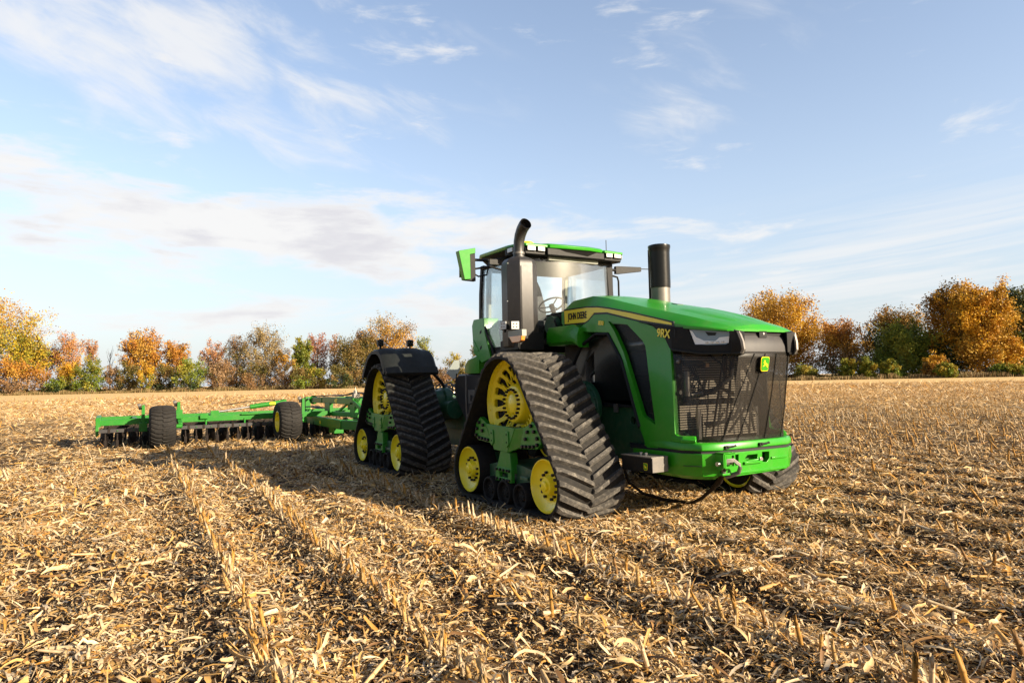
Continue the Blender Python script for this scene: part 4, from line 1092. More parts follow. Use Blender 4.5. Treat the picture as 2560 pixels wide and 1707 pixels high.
def pipe():
    b = MB(); pts = []; x0, y0 = 1.13, -1.02
    prof = [(0, 3.08, .075), (0, 3.14, .072), (0, 3.22, .070), (.012, 3.32, .072), (.045, 3.40, .075), (.10, 3.47, .078), (.165, 3.515, .081), (.20, 3.53, .082)]
    P = [(x0 + d, y0, z) for d, z, r in prof]; rr = [r for *_, r in prof]
    b.tube(P, rr, 'stack', 20, caps=False)
    d = (Vector(P[-1]) - Vector(P[-2])).normalized(); e = Vector(P[-1])
    b.lathe([(0, .082), (.004, .078), (-.10, .072), (-.12, .0)], e, d, 'dark', 20)
    b.lathe([(0, .10), (.0, .095), (.015, .095), (.015, .07)], (x0, y0, 3.10), (0, 0, 1), 'stack', 20)
    b.lathe([(0, .071), (.0, .079), (.03, .079), (.03, .071)], (x0, y0, 3.15), (0, 0, 1), 'grey', 20)
    return b
pipe().build('exhaust_pipe', ST, smooth=50)
def work_light():
    b = MB(); b.bb(-.03, .02, -.055, .055, -.055, .055, 'black'); b.bb(.018, .030, -.050, .050, -.050, .050, 'led')
    for k in range(5): b.bb(-.05, -.03, -.05 + .022 * k, -.04 + .022 * k, -.05, .05, 'black')
    b.bb(-.02, .0, -.012, .012, -.09, -.05, 'black')
    for y, z in ((-.02, .02), (.02, .02), (-.02, -.02), (.02, -.02)): b.cyl((.030, y, z), (.034, y, z), .010, 'grey', 8)
    return b
for x, y, z, rz in ((1.30, -1.36, 2.17, -1.25), (1.46, -1.30, 2.16, -.35)):
    w = work_light().build('work_light', ST, bevel=.005); w.location = (x, y, z); w.rotation_euler = (0, 0, rz)
b = MB(); b.bb(1.33, 1.68, -1.33, -1.26, 2.01, 2.095, 'interior'); b.bb(1.30, 1.62, -1.30, -1.20, 1.98, 2.03, 'black'); b.build('lamp_bracket', ST, bevel=.006)
b = MB(); b.prism([(1.36, 2.02), (1.68, 2.02), (1.66, 1.96), (1.60, 1.935), (1.44, 1.935)], lambda u, v, t: (u, -1.335 + t * .06, v), 'amber'); b.build('turn_signal', ST, bevel=.008)
b = MB(); b.tube([(1.40, -1.22, 2.02), (1.46, -1.235, 1.98), (1.46, -1.235, 1.86)], .008, 'black', 6); b.build('lamp_cable', ST)
def intake():
    b = MB(); c = (2.10, .60, 0)
    b.lathe([(2.30, 0), (2.30, .128), (2.66, .128), (2.66, .132)], c, (0, 0, 1), 'grey', 28)
    b.lathe([(2.655, .12), (2.655, .136), (2.70, .138), (3.12, .138), (3.17, .142), (3.205, .150), (3.225, .148), (3.235, .12), (3.235, 0)], c, (0, 0, 1), 'gloss', 28)
    pts = []
    b.loft([[(2.0, .70, z), (1.94, .66, z), (1.94, .54, z), (2.0, .49, z)] for z in (2.38, 3.18)], 'black')
    return b
intake().build('air_intake', TR, smooth=40)

# ---- cab
WY = .80
def cab_frame():
    b = MB(); k = 'black'
    b.loft([[(.78, -WY, 1.84), (.92, -.35, 1.84), (.92, .35, 1.84), (.78, WY, 1.84), (-.40, WY, 1.84), (-.40, -WY, 1.84)], [(.80, -WY, 1.96), (.98, -.35, 1.96), (.98, .35, 1.96), (.80, WY, 1.96), (-.38, WY, 1.96), (-.38, -WY, 1.96)]], k)
    for sg in (-1, 1):
        # front pillars and their outer tube
        b.loft([[(x - .05, sg * (WY - .09), z), (x + .04, sg * (WY - .10), z), (x + .03, sg * (WY), z), (x - .06, sg * WY, z)] for x, z in ((.84, 1.95), (.86, 2.4), (.80, 3.22))], k)
        b.tube([(.80, sg * (WY + .02), 1.95), (.80, sg * (WY + .02), 3.2)], .022, k, 8)
        # rear pillars
        b.loft([[(x - .035, sg * (WY - .05), z), (x + .035, sg * (WY - .05), z), (x + .035, sg * (WY + .015), z), (x - .035, sg * (WY + .015), z)] for x, z in ((-.42, 2.36), (-.40, 2.8), (-.34, 3.22))], k)
        # slanting door frame below
        b.tube([(-.41, sg * (WY + .005), 2.42), (-.30, sg * (WY + .01), 2.36), (-.18, sg * (WY + .01), 2.15), (.02, sg * (WY + .01), 1.88)], .022, k, 8)
        b.tube([(-.34, sg * WY, 3.19), (.78, sg * WY, 3.19)], .03, k, 8)
    b.bb(.74, .84, -WY, WY, 3.15, 3.24, k); b.bb(-.40, -.30, -WY, WY, 3.15, 3.24, k); b.bb(-.44, -.36, -WY, WY, 1.9, 2.4, k)
    return b
CF = cab_frame().build('cab_frame', TR, bevel=.008)
def cab_inside():
    b = MB()
    for sg in (-1, 1):
        b.loft([[(x, sg * (WY - .06), z), (x + .09, sg * (WY - .06), z), (x + .09, sg * (WY - .11), z), (x, sg * (WY - .12), z)] for x, z in ((-.36, 1.95), (-.36, 2.5), (-.32, 3.18))], 'interior')
        for z in (2.15, 2.35, 2.62, 2.72, 2.9, 3.02): b.cyl((-.30, sg * (WY - .06), z), (-.30, sg * (WY - .045), z), .018, 'interior', 10)
    b.bb(-.36, .75, -WY + .05, WY - .05, 3.14, 3.17, 'interior')
    return b
cab_inside().build('cab_lining', CF, bevel=.008)
def glass_mb(pts, y0, th, sg=1):
    b = MB(); b.prism(pts, lambda u, v, t: (u, sg * (y0 - t * th), v), 'glass'); return b
for sg in (-1, 1):
    glass_mb([(.80, 3.17), (.84, 1.96), (.03, 1.90), (-.17, 2.16), (-.29, 2.37), (-.39, 2.44), (-.33, 3.17)], WY, .008, sg).build('side_window', TR)
def windshield():
    b = MB(); n = 12; V = []
    for j in range(7):
        z = 2.0 + 1.18 * j / 6
        for i in range(n + 1):
            u = -1 + 2 * i / n; V.append((.87 + .11 * (1 - abs(u) ** 2.0) - .05 * max(0, (z - 2.4)) , u * (WY - .06), z))
    m = n + 1; N = len(V); V += [(x - .008, y, z) for x, y, z in V]
    F = [(j * m + i, j * m + i + 1, (j + 1) * m + i + 1, (j + 1) * m + i) for j in range(6) for i in range(n)]
    F += [tuple(N + q for q in reversed(f)) for f in F]
    b.add(V, F, 'glass'); return b
windshield().build('windshield', TR, smooth=60, weld=False)
b = MB(); b.bb(-.395, -.387, -WY + .06, WY - .06, 2.05, 3.15, 'glass'); b.build('rear_window', TR)
def dash():
    b = MB()
    b.loft([[(.95, -.55, 2.05), (.95, .55, 2.05), (1.02, .5, 2.36), (1.02, -.5, 2.36)], [(.62, -.35, 2.05), (.62, .35, 2.05), (.70, .30, 2.40), (.70, -.30, 2.40)]], 'black')
    b.tube([(.75, -.13, 2.2), (.58, -.13, 2.52)], .035, 'black', 10)
    b.bb(1.02, 1.5, -.46, .46, 2.02, 2.38, 'black'); b.cyl((1.15, -.40, 2.2), (1.15, -.56, 2.2), .13, 'dgreen', 20); b.tube([(1.2, -.5, 2.3), (1.3, -.58, 2.25), (1.35, -.55, 2.1)], .015, 'black', 6)
    return b
dash().build('dashboard', TR, bevel=.015)
def swheel():
    b = MB(); c = Vector((.56, -.13, 2.56)); ax = Vector((-.55, 0, 1)).normalized(); e1 = Vector((0, 1, 0)); e2 = ax.cross(e1)
    b.tube([c + (e1 * math.cos(a) + e2 * math.sin(a)) * .19 for a in [2 * PI * k / 28 for k in range(29)]], .013, 'black', 8, caps=False)
    for k in range(3): a = 2 * PI * k / 3 + .5; b.tube([c - ax * .03, c + (e1 * math.cos(a) + e2 * math.sin(a)) * .19], .010, 'black', 6)
    b.cyl(c - ax * .05, c, .04, 'black', 14); return b
swheel().build('steering_wheel', TR)
def seat():
    b = MB()
    b.loft([[(x, -.12 - w, z), (x, -.12 + w, z), (x - .10, -.12 + w, z), (x - .10, -.12 - w, z)] for x, z, w in ((.06, 2.30, .25), (.02, 2.6, .25), (-.04, 2.9, .20), (-.06, 3.05, .13))], 'seat')
    b.loft([[(x, -.12 - .25, z - .1), (x, -.12 + .25, z - .1), (x, -.12 + .25, z), (x, -.12 - .25, z)] for x, z in ((-.05, 2.34), (.2, 2.36), (.42, 2.34))], 'seat')
    b.bb(-.05, .3, -.30, .05, 1.95, 2.25, 'black'); b.bb(-.1, .42, -.50, -.40, 2.40, 2.47, 'black'); b.bb(-.1, .3, .16, .25, 2.42, 2.48, 'black')
    return b
seat().build('seat', TR, bevel=.02)
b = MB(); b.box((.42, -.62, 2.52), (.035, .24, .20), 'gloss', Matrix.Rotation(.4, 3, 'Z') @ Matrix.Rotation(-.25, 3, 'Y')); b.tube([(.30, -.5, 2.44), (.38, -.58, 2.5)], .015, 'black', 6); b.build('armrest_monitor', TR, bevel=.006)
def roof():
    b = MB()
    def ring(z, g, zf=0): # outline grown by g
        pts = [(.98 + g, -.50), (1.06 + g, -.46), (1.10 + g, -.20), (1.12 + g, .20), (1.06 + g, .46), (.98 + g, .50), (.96 + g, .86 + g), (.55, .90 + g), (-.30, .86 + g), (-.52 - g, .76 + g), (-.58 - g, .4), (-.58 - g, -.4), (-.52 - g, -.76 - g), (-.30, -.86 - g), (.55, -.90 - g), (.96 + g, -.86 - g)]
        return [(x, y, z - .055 * max(0, (x - .1)) + .0 - zf * (x + .5)) for x, y in pts]
    b.loft([ring(3.352, -.01), ring(3.395, .0), ring(3.418, -.05), ring(3.445, -.30), ring(3.46, -.44)], 'green')
    b.loft([[(x, y * .94, z) for x, y, z in ring(3.24, -.09)], ring(3.352, -.03), ring(3.362, -.05)], 'black')
    return b
RF = roof().build('cab_roof', TR, bevel=.01, smooth=40)
def roof_pod(sg):
    b = MB()
    b.prism([(.60, .52), (1.02, .52), (1.01, .84), (.90, .915), (.60, .93)], lambda u, v, t: (u, sg * v, 3.345 - .055 * u - t * .09), 'black')
    b.prism([(.62, .50), (1.06, .50), (1.045, .85), (.92, .93), (.62, .945)], lambda u, v, t: (u, sg * v, 3.395 - .055 * u - t * .035), 'green')
    return b
for sg in (-1, 1):
    p = roof_pod(sg).build('lamp_pod', RF, bevel=.008)
    for (x0, y0), (x1, y1) in (((1.035, .535), (1.035, .66)), ((1.032, .685), (1.025, .825)), ((.99, .865), (.88, .925)), ((.85, .935), (.70, .94))):
        b = MB(); d = Vector((x1 - x0, sg * (y1 - y0), 0)); n = Vector((abs(d.y), sg * abs(d.x), 0)).normalized()
        c = Vector(((x0 + x1) / 2, sg * (y0 + y1) / 2, 3.277)); b.box(c - n * .018, (d.length, .05, .075), 'black', Matrix((d.normalized(), Vector((0, 0, 1)).cross(d.normalized()), Vector((0, 0, 1)))).transposed())
        b.box(c, (d.length * .9, .03, .06), 'led', Matrix((d.normalized(), Vector((0, 0, 1)).cross(d.normalized()), Vector((0, 0, 1)))).transposed())
        b.build('roof_light', p, bevel=.004)
b = MB(); b.bb(.88, 1.05, -.50, .50, 3.20, 3.30, 'black'); b.bb(.90, .95, -.42, .46, 3.145, 3.20, 'interior'); b.build('roof_visor', RF, bevel=.01)
b = MB(); b.lathe([(0, .13), (.05, .12), (.075, .09), (.085, 0)], (.30, -.38, 3.45), (0, 0, 1), 'decal', 24); b.lathe([(-.03, .10), (.0, .12)], (.30, -.38, 3.45), (0, 0, 1), 'black', 24); b.build('roof_beacon', RF)
b = MB(); b.tube([(.72, .80, 3.38), (.72, .80, 3.58)], .006, 'black', 6); b.lathe([(0, .03), (.03, .022), (.04, .006)], (.72, .80, 3.38), (0, 0, 1), 'black', 10); b.build('antenna', RF)
# mirrors
def mirror(sg):
    b = MB()
    x = .62
    out_ = [(-1.68, 3.225), (-1.45, 3.275), (-1.445, 2.825), (-1.60, 2.835)]
    secs = []
    for xx, f in ((x - .05, .86), (x - .02, 1.0), (x + .05, 1.0)):
        cy = -1.555; cz = 3.04; secs.append([(xx, sg * -(cy + (y - cy) * f), cz + (z - cz) * f) for y, z in out_])
    secs = [[(px_ + (py_ * (1 if sg > 0 else -1) - 1.55) * -.14, py_, pz_) for px_, py_, pz_ in q] for q in secs]
    b.loft(secs, 'black')
    b.prism([(-1.69, 3.23), (-1.452, 3.282), (-1.452, 3.21), (-1.53, 3.19), (-1.525, 2.85), (-1.61, 2.838)], lambda u, v, t: (x + .068 - t * .10 + (-u - 1.55) * -.14, sg * -u, v), 'green')
    b.bb(x - .058, x - .05, sg * 1.47, sg * 1.64, 2.88, 3.2, 'chrome')
    return b
def mirror_arm(sg):
    b = MB()
    b.tube([(.60, sg * .86, 3.20), (.62, sg * 1.15, 3.14), (.62, sg * 1.43, 3.13)], .020, 'black', 8); b.box((.62, sg * 1.08, 3.12), (.05, .24, .07), 'black')
    b.tube([(.66, sg * .86, 2.98), (.64, sg * 1.2, 3.05), (.62, sg * 1.45, 3.0)], .014, 'black', 8); b.tube([(.62, sg * 1.47, 2.95), (.64, sg * 1.38, 2.90), (.64, sg * 1.25, 2.93), (.64, sg * 1.22, 3.04)], .012, 'black', 8)
    return b
arm = mirror_arm(-1).build('mirror_arm', TR); mirror(-1).build('mirror_head', arm, bevel=.01)
b = MB(); b.loft([[(x, y, z0), (x + .05, y, z0), (x + .05, y, z1), (x, y, z1)] for x, y, z0, z1 in ((.62, 1.02, 3.08, 3.20), (.62, 1.10, 3.085, 3.205), (.64, 1.52, 3.145, 3.215))], 'black')
b.tube([(.65, .84, 3.14), (.65, 1.03, 3.14)], .022, 'black', 8); b.tube([(.66, 1.5, 3.19), (.66, 1.75, 3.20)], .008, 'black', 6)
b.build('mirror_arm', TR, bevel=.008)
for sg in (-1, 1):
    b = MB(); b.tube([(.80, sg * .84, 3.02), (.82, sg * .92, 3.0), (.82, sg * .94, 2.94), (.82, sg * .94, 2.2), (.80, sg * .84, 2.1)], .015, 'black', 8); b.build('hand_rail', TR)
# fairing and fuel tank behind the cab
def fairing():
    b = MB()
    for sg in (-1, 1):
        out_ = [(-.66, 2.33), (-.60, 2.42), (-.25, 2.42), (-.24, 2.20), (-.06, 1.80), (-.35, 1.74), (-.62, 1.90)]
        b.prism(out_, lambda u, v, t: (u, sg * (.83 - t * .25), v), 'green')
        b.prism([(-.62, 2.12), (-.52, 2.02), (-.42, 1.92), (-.56, 1.92)], lambda u, v, t: (u, sg * (.838 - t * .05), v), 'green')
        for z in (2.22, 1.98): b.prism([(-.40, z), (-.34, z + .03), (-.34, z - .02), (-.40, z - .04)], lambda u, v, t: (u, sg * (.834 - t * .01), v), 'dark')
    b.loft([[(x, -w, z0), (x, w, z0), (x, w, z1), (x, w * .8, z2), (x, -w * .8, z2), (x, -w, z1)] for x, w, z0, z1, z2 in ((-1.28, .66, 1.60, 1.72, 1.76), (-1.0, .74, 1.58, 1.80, 1.88), (-.50, .80, 1.58, 1.86, 1.98))], 'green')
    b.bb(-1.0, .2, -.6, .6, 1.2, 1.6, 'dark')
    return b
fairing().build('rear_fairing', TR, bevel=.012)
def tank(sg):
    b = MB()
    if 1:
        sec = [(-1.52, 1.50), (-1.40, 1.58), (-.10, 1.58), (.10, 1.50), (.16, 1.1), (.10, .70), (-1.02, .70), (-1.22, .90), (-1.50, 1.18)]
        b.loft([[(x, sg * y, z) for x, z in sec] for y in (.42, .70)] + [[(x * .97 - .01, sg * .74, 1.15 + (z - 1.15) * .94) for x, z in sec]], 'tank')
        b.tube([(-1.06, sg * .745, 1.57), (-1.06, sg * .752, 1.2), (-1.06, sg * .745, .80)], .016, 'grey', 6)
        b.bb(-.98, -.70, sg * .745, sg * .757, 1.10, 1.32, 'grey'); b.bb(-.90, -.82, sg * .752, sg * .762, 1.14, 1.24, 'dark')
    return b
for sg in (-1, 1): tank(sg).build('fuel_tank', TR, bevel=.02)
# rear mudguards with their lamps
def mudguard(sg):
    b = MB()
    arc = [(-2.90, 1.60), (-2.80, 1.74), (-2.62, 1.93), (-2.50, 1.985), (-2.32, 2.02), (-2.10, 2.02), (-1.97, 1.985), (-1.86, 1.90), (-1.70, 1.66)]
    inn = [(x + (-.0 if False else 0) + (.05 if x < -2.35 else -.05), z - .05) for x, z in arc]
    ys = [(.955, -.03, .97), (.99, 0, 1), (1.15, .012, 1), (1.17, .028, 1), (1.42, .034, 1), (1.44, .022, 1), (1.60, .022, 1), (1.62, .034, 1), (1.75, .026, 1), (1.86, .006, 1), (1.90, -.02, .97)]
    secs = []
    for y, dz, f in ys:
        o = [(-2.3 + (x + 2.3) * f, sg * y, z + dz) for x, z in arc]; i = [(-2.3 + (x + 2.3) * f, sg * y, z + dz) for x, z in inn]
        secs.append(o + list(reversed(i)))
    b.loft(secs, 'fender')
    # stiffened front skirt
    b.loft([[(-1.705, sg * y, 1.72), (-1.645, sg * y, 1.62), (-1.685, sg * y, 1.58), (-1.74, sg * y, 1.70)] for y in (.97, 1.89)], 'fender')
    b.tube([(-2.3, sg * 1.0, 1.99), (-2.3, sg * .97, 1.80), (-2.3, sg * .62, 1.45), (-2.3, sg * .45, 1.14)], .03, 'black', 8)
    return b
for sg in (-1, 1):
    mg = mudguard(sg).build('mudguard', TR, smooth=34)
    for y in (1.78, 1.24):
        b = MB(); b.box((0, 0, .085), (.09, .10, .11), 'black'); b.box((.05, 0, .085), (.02, .085, .09), 'gloss'); b.bb(-.015, .015, -.015, .015, -.02, .03, 'black'); b.lathe([(.14, .035), (.15, .02), (.15, 0)], (0, 0, 0), (0, 0, 1), 'black', 10)
        o = b.build('mudguard_light', mg, bevel=.008); o.location = (-2.25, sg * y, 2.055)
b = MB()
b.prism([(-.60, 1.61), (-.46, 1.50), (-.42, 1.52), (-.34, 1.66), (-.34, 1.84), (-.44, 1.84)], lambda u, v, t: (-2.14 + t * .012, u, v), 'led'); b.tube([(-2.13, -.44, 1.2), (-2.13, -.40, 1.6)], .012, 'black', 6)
b.build('rear_warning_sign', TR)

# ---- tow rope hanging from the clevis, lying back under the machine
def tow_rope():
    b = MB()
    pts = [(4.11, -.50, .60), (4.12, -.50, .55), (4.05, -.46, .49), (3.95, -.40, .40), (3.80, -.35, .30), (3.6, -.30, .17), (3.4, -.22, .09), (3.2, -.14, .05), (2.95, -.20, .05), (2.75, -.38, .12), (2.66, -.50, .24), (2.62, -.54, .40)]
    b.tube(pts, [.014, .016, .024, .030, .020, .018, .018, .018, .018, .018, .018, .016], 'rust', 10)
    return b
tr_ = tag(tow_rope().build('tow_rope', smooth=60), 'dark tow rope hanging from the front bumper clevis and trailing under the tractor', 'tow rope')
b = MB()
for dz in (-.012, .0, .012): b.tube([(4.12, -.52, .62 + dz), (4.16, -.42, .63 + dz), (4.185, -.36, .58 + dz), (4.15, -.36, .50 + dz), (4.06, -.42, .455 + dz)], .009, 'grey', 6)
b.tube([(4.185, -.355, .56), (4.16, -.355, .50), (4.05, -.42, .45)], .020, 'grey', 8)
b.cyl((4.10, -.50, .58), (4.08, -.48, .49), .022, 'grey', 10)
b.build('wire_sling', tr_)
# ------------------------------------------------------------------ tillage implement behind the tractor
IM = empty('tillage_implement', (-10.6, 0, 0), 'wide green folding tillage implement with dark discs hitched behind the tractor', 'tillage implement')
def ib(mb, name, **kw):
    o = mb.build(name, kw.pop('parent', IM), **kw)
    if o.parent == IM: o.location = (10.6, 0, 0)
    return o
G = 'impgreen'
for sg in (-1, 1):
    b = MB()
    b.bb(-10.69, -10.53, sg * 1.15, sg * 6.03, .55, .70, G); b.bb(-12.55, -12.40, sg * 1.15, sg * 6.0, .55, .70, G)
    b.bb(-12.42, -10.52, sg * 5.95, sg * 6.06, .52, .75, G); b.bb(-10.60, -10.50, sg * 5.99, sg * 6.06, .30, .55, G)
    for y in (2.2, 3.3, 4.25, 5.2): b.bb(-12.5, -10.6, sg * (y - .05), sg * (y + .05), .56, .69, G)
    for y in (1.9, 2.65, 3.6): b.bb(-10.55, -10.50, sg * (y - .02), sg * (y + .02), .40, .60, G)
    b.bb(-10.54, -10.46, sg * 3.55, sg * 3.75, .62, .76, G); b.bb(-10.53, -10.47, sg * 2.3, sg * 2.75, .685, .74, G)
    ib(b, 'wing_frame', bevel=.01)
    b = MB(); b.bb(-10.40, -10.30, sg * 1.4, sg * 5.98, .385, .475, 'tank')
    for k in range(13): b.bb(-10.31, -10.285, sg * (1.55 + .35 * k), sg * (1.60 + .35 * k), .37, .49, 'rust')
    for k in range(12): b.cyl((-10.29, sg * (1.75 + .35 * k), .43), (-10.275, sg * (1.75 + .35 * k), .43), .014, G, 6)
    ib(b, 'gang_beam', bevel=.006)
    b = MB(); b.bb(-12.2, -12.05, sg * 1.4, sg * 5.9, .36, .47, 'rust'); ib(b, 'rear_gang_beam', bevel=.006)
    # hydraulic fold cylinder over the wing
    b = MB(); b.cyl((-10.62, sg * 2.50, .885), (-10.62, sg * 1.55, 1.0), .062, G, 16); b.cyl((-10.62, sg * 3.36, .775), (-10.62, sg * 2.50, .885), .026, 'steel', 12); b.bb(-10.66, -10.58, sg * 3.28, sg * 3.48, .68, .82, G)
    b.tube([(-10.6, sg * 3.2, .95), (-10.6, sg * 2.6, 1.03), (-10.6, sg * 2.0, 1.06), (-10.6, sg * 1.6, 1.06)], .012, 'black', 6); b.bb(-10.57, -10.55, sg * 2.0, sg * 1.85, .93, .99, 'decal')
    ib(b, 'fold_cylinder')
    for y, zt, zb in ((5.05, 1.03, .38), (4.26, 1.08, .66), (1.16, 1.08, .42)):
        b = MB(); b.prism([(-.05, zb), (.05, zb), (.035, zt), (-.03, zt)], lambda u, v, t: (-10.43 + t * .14, sg * y + u, v), G)
        b.bb(-10.42, -10.28, sg * y - .09, sg * y + .09, zb, zb + .22, G); b.cyl((-10.36, sg * y - .1, zt - .08), (-10.36, sg * y + .02, zt - .08), .035, 'black', 10); b.cyl((-10.36, sg * y - .12, zt - .02), (-10.36, sg * y - .05, zt + .01), .05, 'grey', 8)
        ib(b, 'link_post', bevel=.008)
# discs and shanks of the front and rear gangs
def disc_mb():
    b = MB(); b.lathe([(-.03, 0), (-.028, .08), (-.01, .18), (.022, .27), (.028, .268), (-.004, .17), (-.02, .06), (-.02, 0)], (0, 0, 0), (0, 1, 0), 'rust', 22); b.cyl((0, -.05, 0), (0, .05, 0), .05, 'rust', 10); return b
def shank_mb():
    b = MB(); b.tube([(0, 0, .42), (.03, 0, .30), (.10, 0, .20), (.10, 0, .10), (.03, 0, .02)], [.022, .020, .018, .022, .016], 'rust', 6); b.box((.10, 0, .14), (.02, .06, .16), 'rust'); return b
d0 = disc_mb().build('disc_blade', IM); s0 = shank_mb().build('shank', IM)
first = True; fs = True
for row, (x, z) in enumerate(((-10.75, .21), (-12.1, .2))):
    for k in range(40):
        y = -5.9 + k * .302
        if row == 1: y += .12
        o = d0 if first else d0.copy()
        if not first: col.objects.link(o); o.parent = IM
        first = False; o.location = (x + 10.6, y, z); o.rotation_euler = (0, random.random() * 3, .32 if row == 0 else -.32)
for k in range(48):
    y = -5.85 + k * .25
    o = s0 if fs else s0.copy()
    if not fs: col.objects.link(o); o.parent = IM
    fs = False; o.location = (.22, y, -.01)
# gauge wheels
def tyre_mb():
    b = MB(); prof = []
    R0, W = .49, .285
    for a, r in ((-.26, .27), (-.285, .33), (-.28, .42), (-.25, .465), (-.15, .488), (0, .492), (.15, .488), (.25, .465), (.28, .42), (.285, .33), (.26, .27)): prof.append((a, r))
    b.lathe(prof, (0, 0, 0), (0, 1, 0), 'rubber', 64)
    n = 30
    for k in range(n):
        for sg in (-1, 1):
            q0 = 2 * PI * (k + (0 if sg < 0 else .5)) / n; secs = []
            for y, r, sh in ((.0, .494, 0), (.09, .494, 0), (.16, .488, .04), (.24, .468, .11), (.285, .41, .19)):
                q = q0 + sh; w = .030 / .49; w2 = .022 / .49; h = .024
                P = lambda ang, rr: (rr * math.cos(ang), sg * y, rr * math.sin(ang))
                secs.append([P(q - w, r - .004), P(q - w2, r + h), P(q + w2, r + h), P(q + w, r - .004)])
            b.loft(secs, 'rubber')
    return b
def rim_mb(): b = MB(); b.lathe([(.26, .272), (.262, .255), (.20, .24), (.12, .20), (.10, .09), (.14, .085), (.15, 0)], (0, 0, 0), (0, -1, 0), 'yellow', 32); b.lathe([(.26, .272), (.262, .255), (.20, .24), (.12, .20), (.10, 0)], (0, 0, 0), (0, 1, 0), 'yellow', 32); return b
ty = tyre_mb().build('gauge_wheel', IM, smooth=40); rim_mb().build('rim', ty)
for k, (y, rz) in enumerate(((-4.66, -.02), (-1.72, .03), (1.72, -.03), (4.66, .02))):
    o = ty if k == 0 else copy_tree(ty, IM); o.location = (.92, y, .505); o.rotation_euler = (0, .3 * k, rz)
for y in (-4.66, -1.72, 1.72, 4.66):
    b = MB(); b.beam((-10.5, y + .42, .62), (-9.75, y + .40, .52), .09, .12, G); b.cyl((-9.68, y + .42, .505), (-9.68, y + .1, .505), .05, G, 12); ib(b, 'wheel_arm', bevel=.008)
# centre frame, mast and tongue
b = MB()
for sg in (-1, 1):
    b.beam((-11.2, sg * .78, .46), (-7.6, sg * .86, .46), .12, .23, G); b.beam((-7.7, sg * .86, .46), (-4.6, sg * .12, .48), .12, .22, G)
    b.beam((-10.4, sg * .30, .62), (-7.9, sg * .34, .66), .10, .13, G)
b.bb(-10.69, -10.53, -1.2, 1.2, .55, .70, G); b.bb(-12.55, -12.4, -1.2, 1.2, .55, .70, G); b.bb(-12.4, -10.6, -.9, -.78, .55, .68, G); b.bb(-12.4, -10.6, .78, .9, .55, .68, G)
b.bb(-9.0, -8.8, -.86, .86, .38, .52, G); b.bb(-4.7, -4.2, -.14, .14, .44, .54, G); b.bb(-8.9, -8.4, -.84, -.60, .20, .38, G)
b.box((-9.6, -.885, .44), (.09, .012, .09), 'decal')
ib(b, 'centre_frame', bevel=.012)
b = MB()
for sg in (-1, 1):
    b.bb(-11.25, -8.3, sg * .34 - .05, sg * .34 + .05, .91, 1.085, G); b.bb(-11.0, -10.45, sg * .34 - .05, sg * .34 + .05, .58, .91, G); b.bb(-8.55, -8.15, sg * .34 - .05, sg * .34 + .05, .58, .98, G)
    b.beam((-8.45, sg * .34, 1.02), (-7.0, sg * .34, .62), .09, .11, G); b.beam((-10.2, sg * .28, .62), (-9.0, sg * .28, .95), .05, .06, G)
b.bb(-11.25, -11.1, -.34, .34, .93, 1.07, G); b.bb(-8.5, -8.3, -.34, .34, .93, 1.07, G)
MS = ib(b, 'mast', bevel=.012)
b = MB(); b.bb(-12.5, -11.3, -.40, -.24, .90, 1.06, 'impgreen'); b.lathe([(0, .14), (.08, .12), (.12, .05)], (-12.5, -.32, .98), (-1, 0, 0), G, 16); b.cyl((-13.3, -.32, 1.0), (-12.55, -.32, 1.0), .03, 'steel', 12); b.bb(-13.45, -13.2, -.40, -.24, .55, 1.06, G); ib(b, 'lift_cylinder', bevel=.01)
t40 = text_obj('size_marking', "40'", .17, 'decal', frame((-9.95, -.3935, .935), (1, 0, 0), (0, 0, 1)), IM, .002, .004, 1.35); t40.location = (10.6, 0, 0)
b = MB()
for k in range(4): b.tube([(-12.2, -.3 + .05 * k, 1.09), (-11.0, -.32 + .06 * k, 1.13), (-9.6, -.30 + .06 * k, 1.12 + .01 * k), (-8.6, -.28 + .05 * k, 1.22), (-8.1, -.2 + .05 * k, 1.20), (-7.4, -.1, .9), (-6.0, -.05, .72), (-4.6, .0, .70)], .014, 'black', 6)
b.cyl((-8.35, -.3, 1.1), (-8.35, -.3, 1.28), .05, 'steel', 12); b.bb(-8.45, -8.28, -.36, -.2, 1.09, 1.2, 'grey'); b.tube([(-8.35, -.3, 1.28), (-8.35, -.3, 1.36)], .012, 'steel', 6)
for k in range(3): b.tube([(-13.0, -.5 + .1 * k, .75), (-12.3, -.5 + .12 * k, .78), (-11.5, -.4 + .1 * k, .74)], .02, 'black', 6)
ib(b, 'hose_bundle')

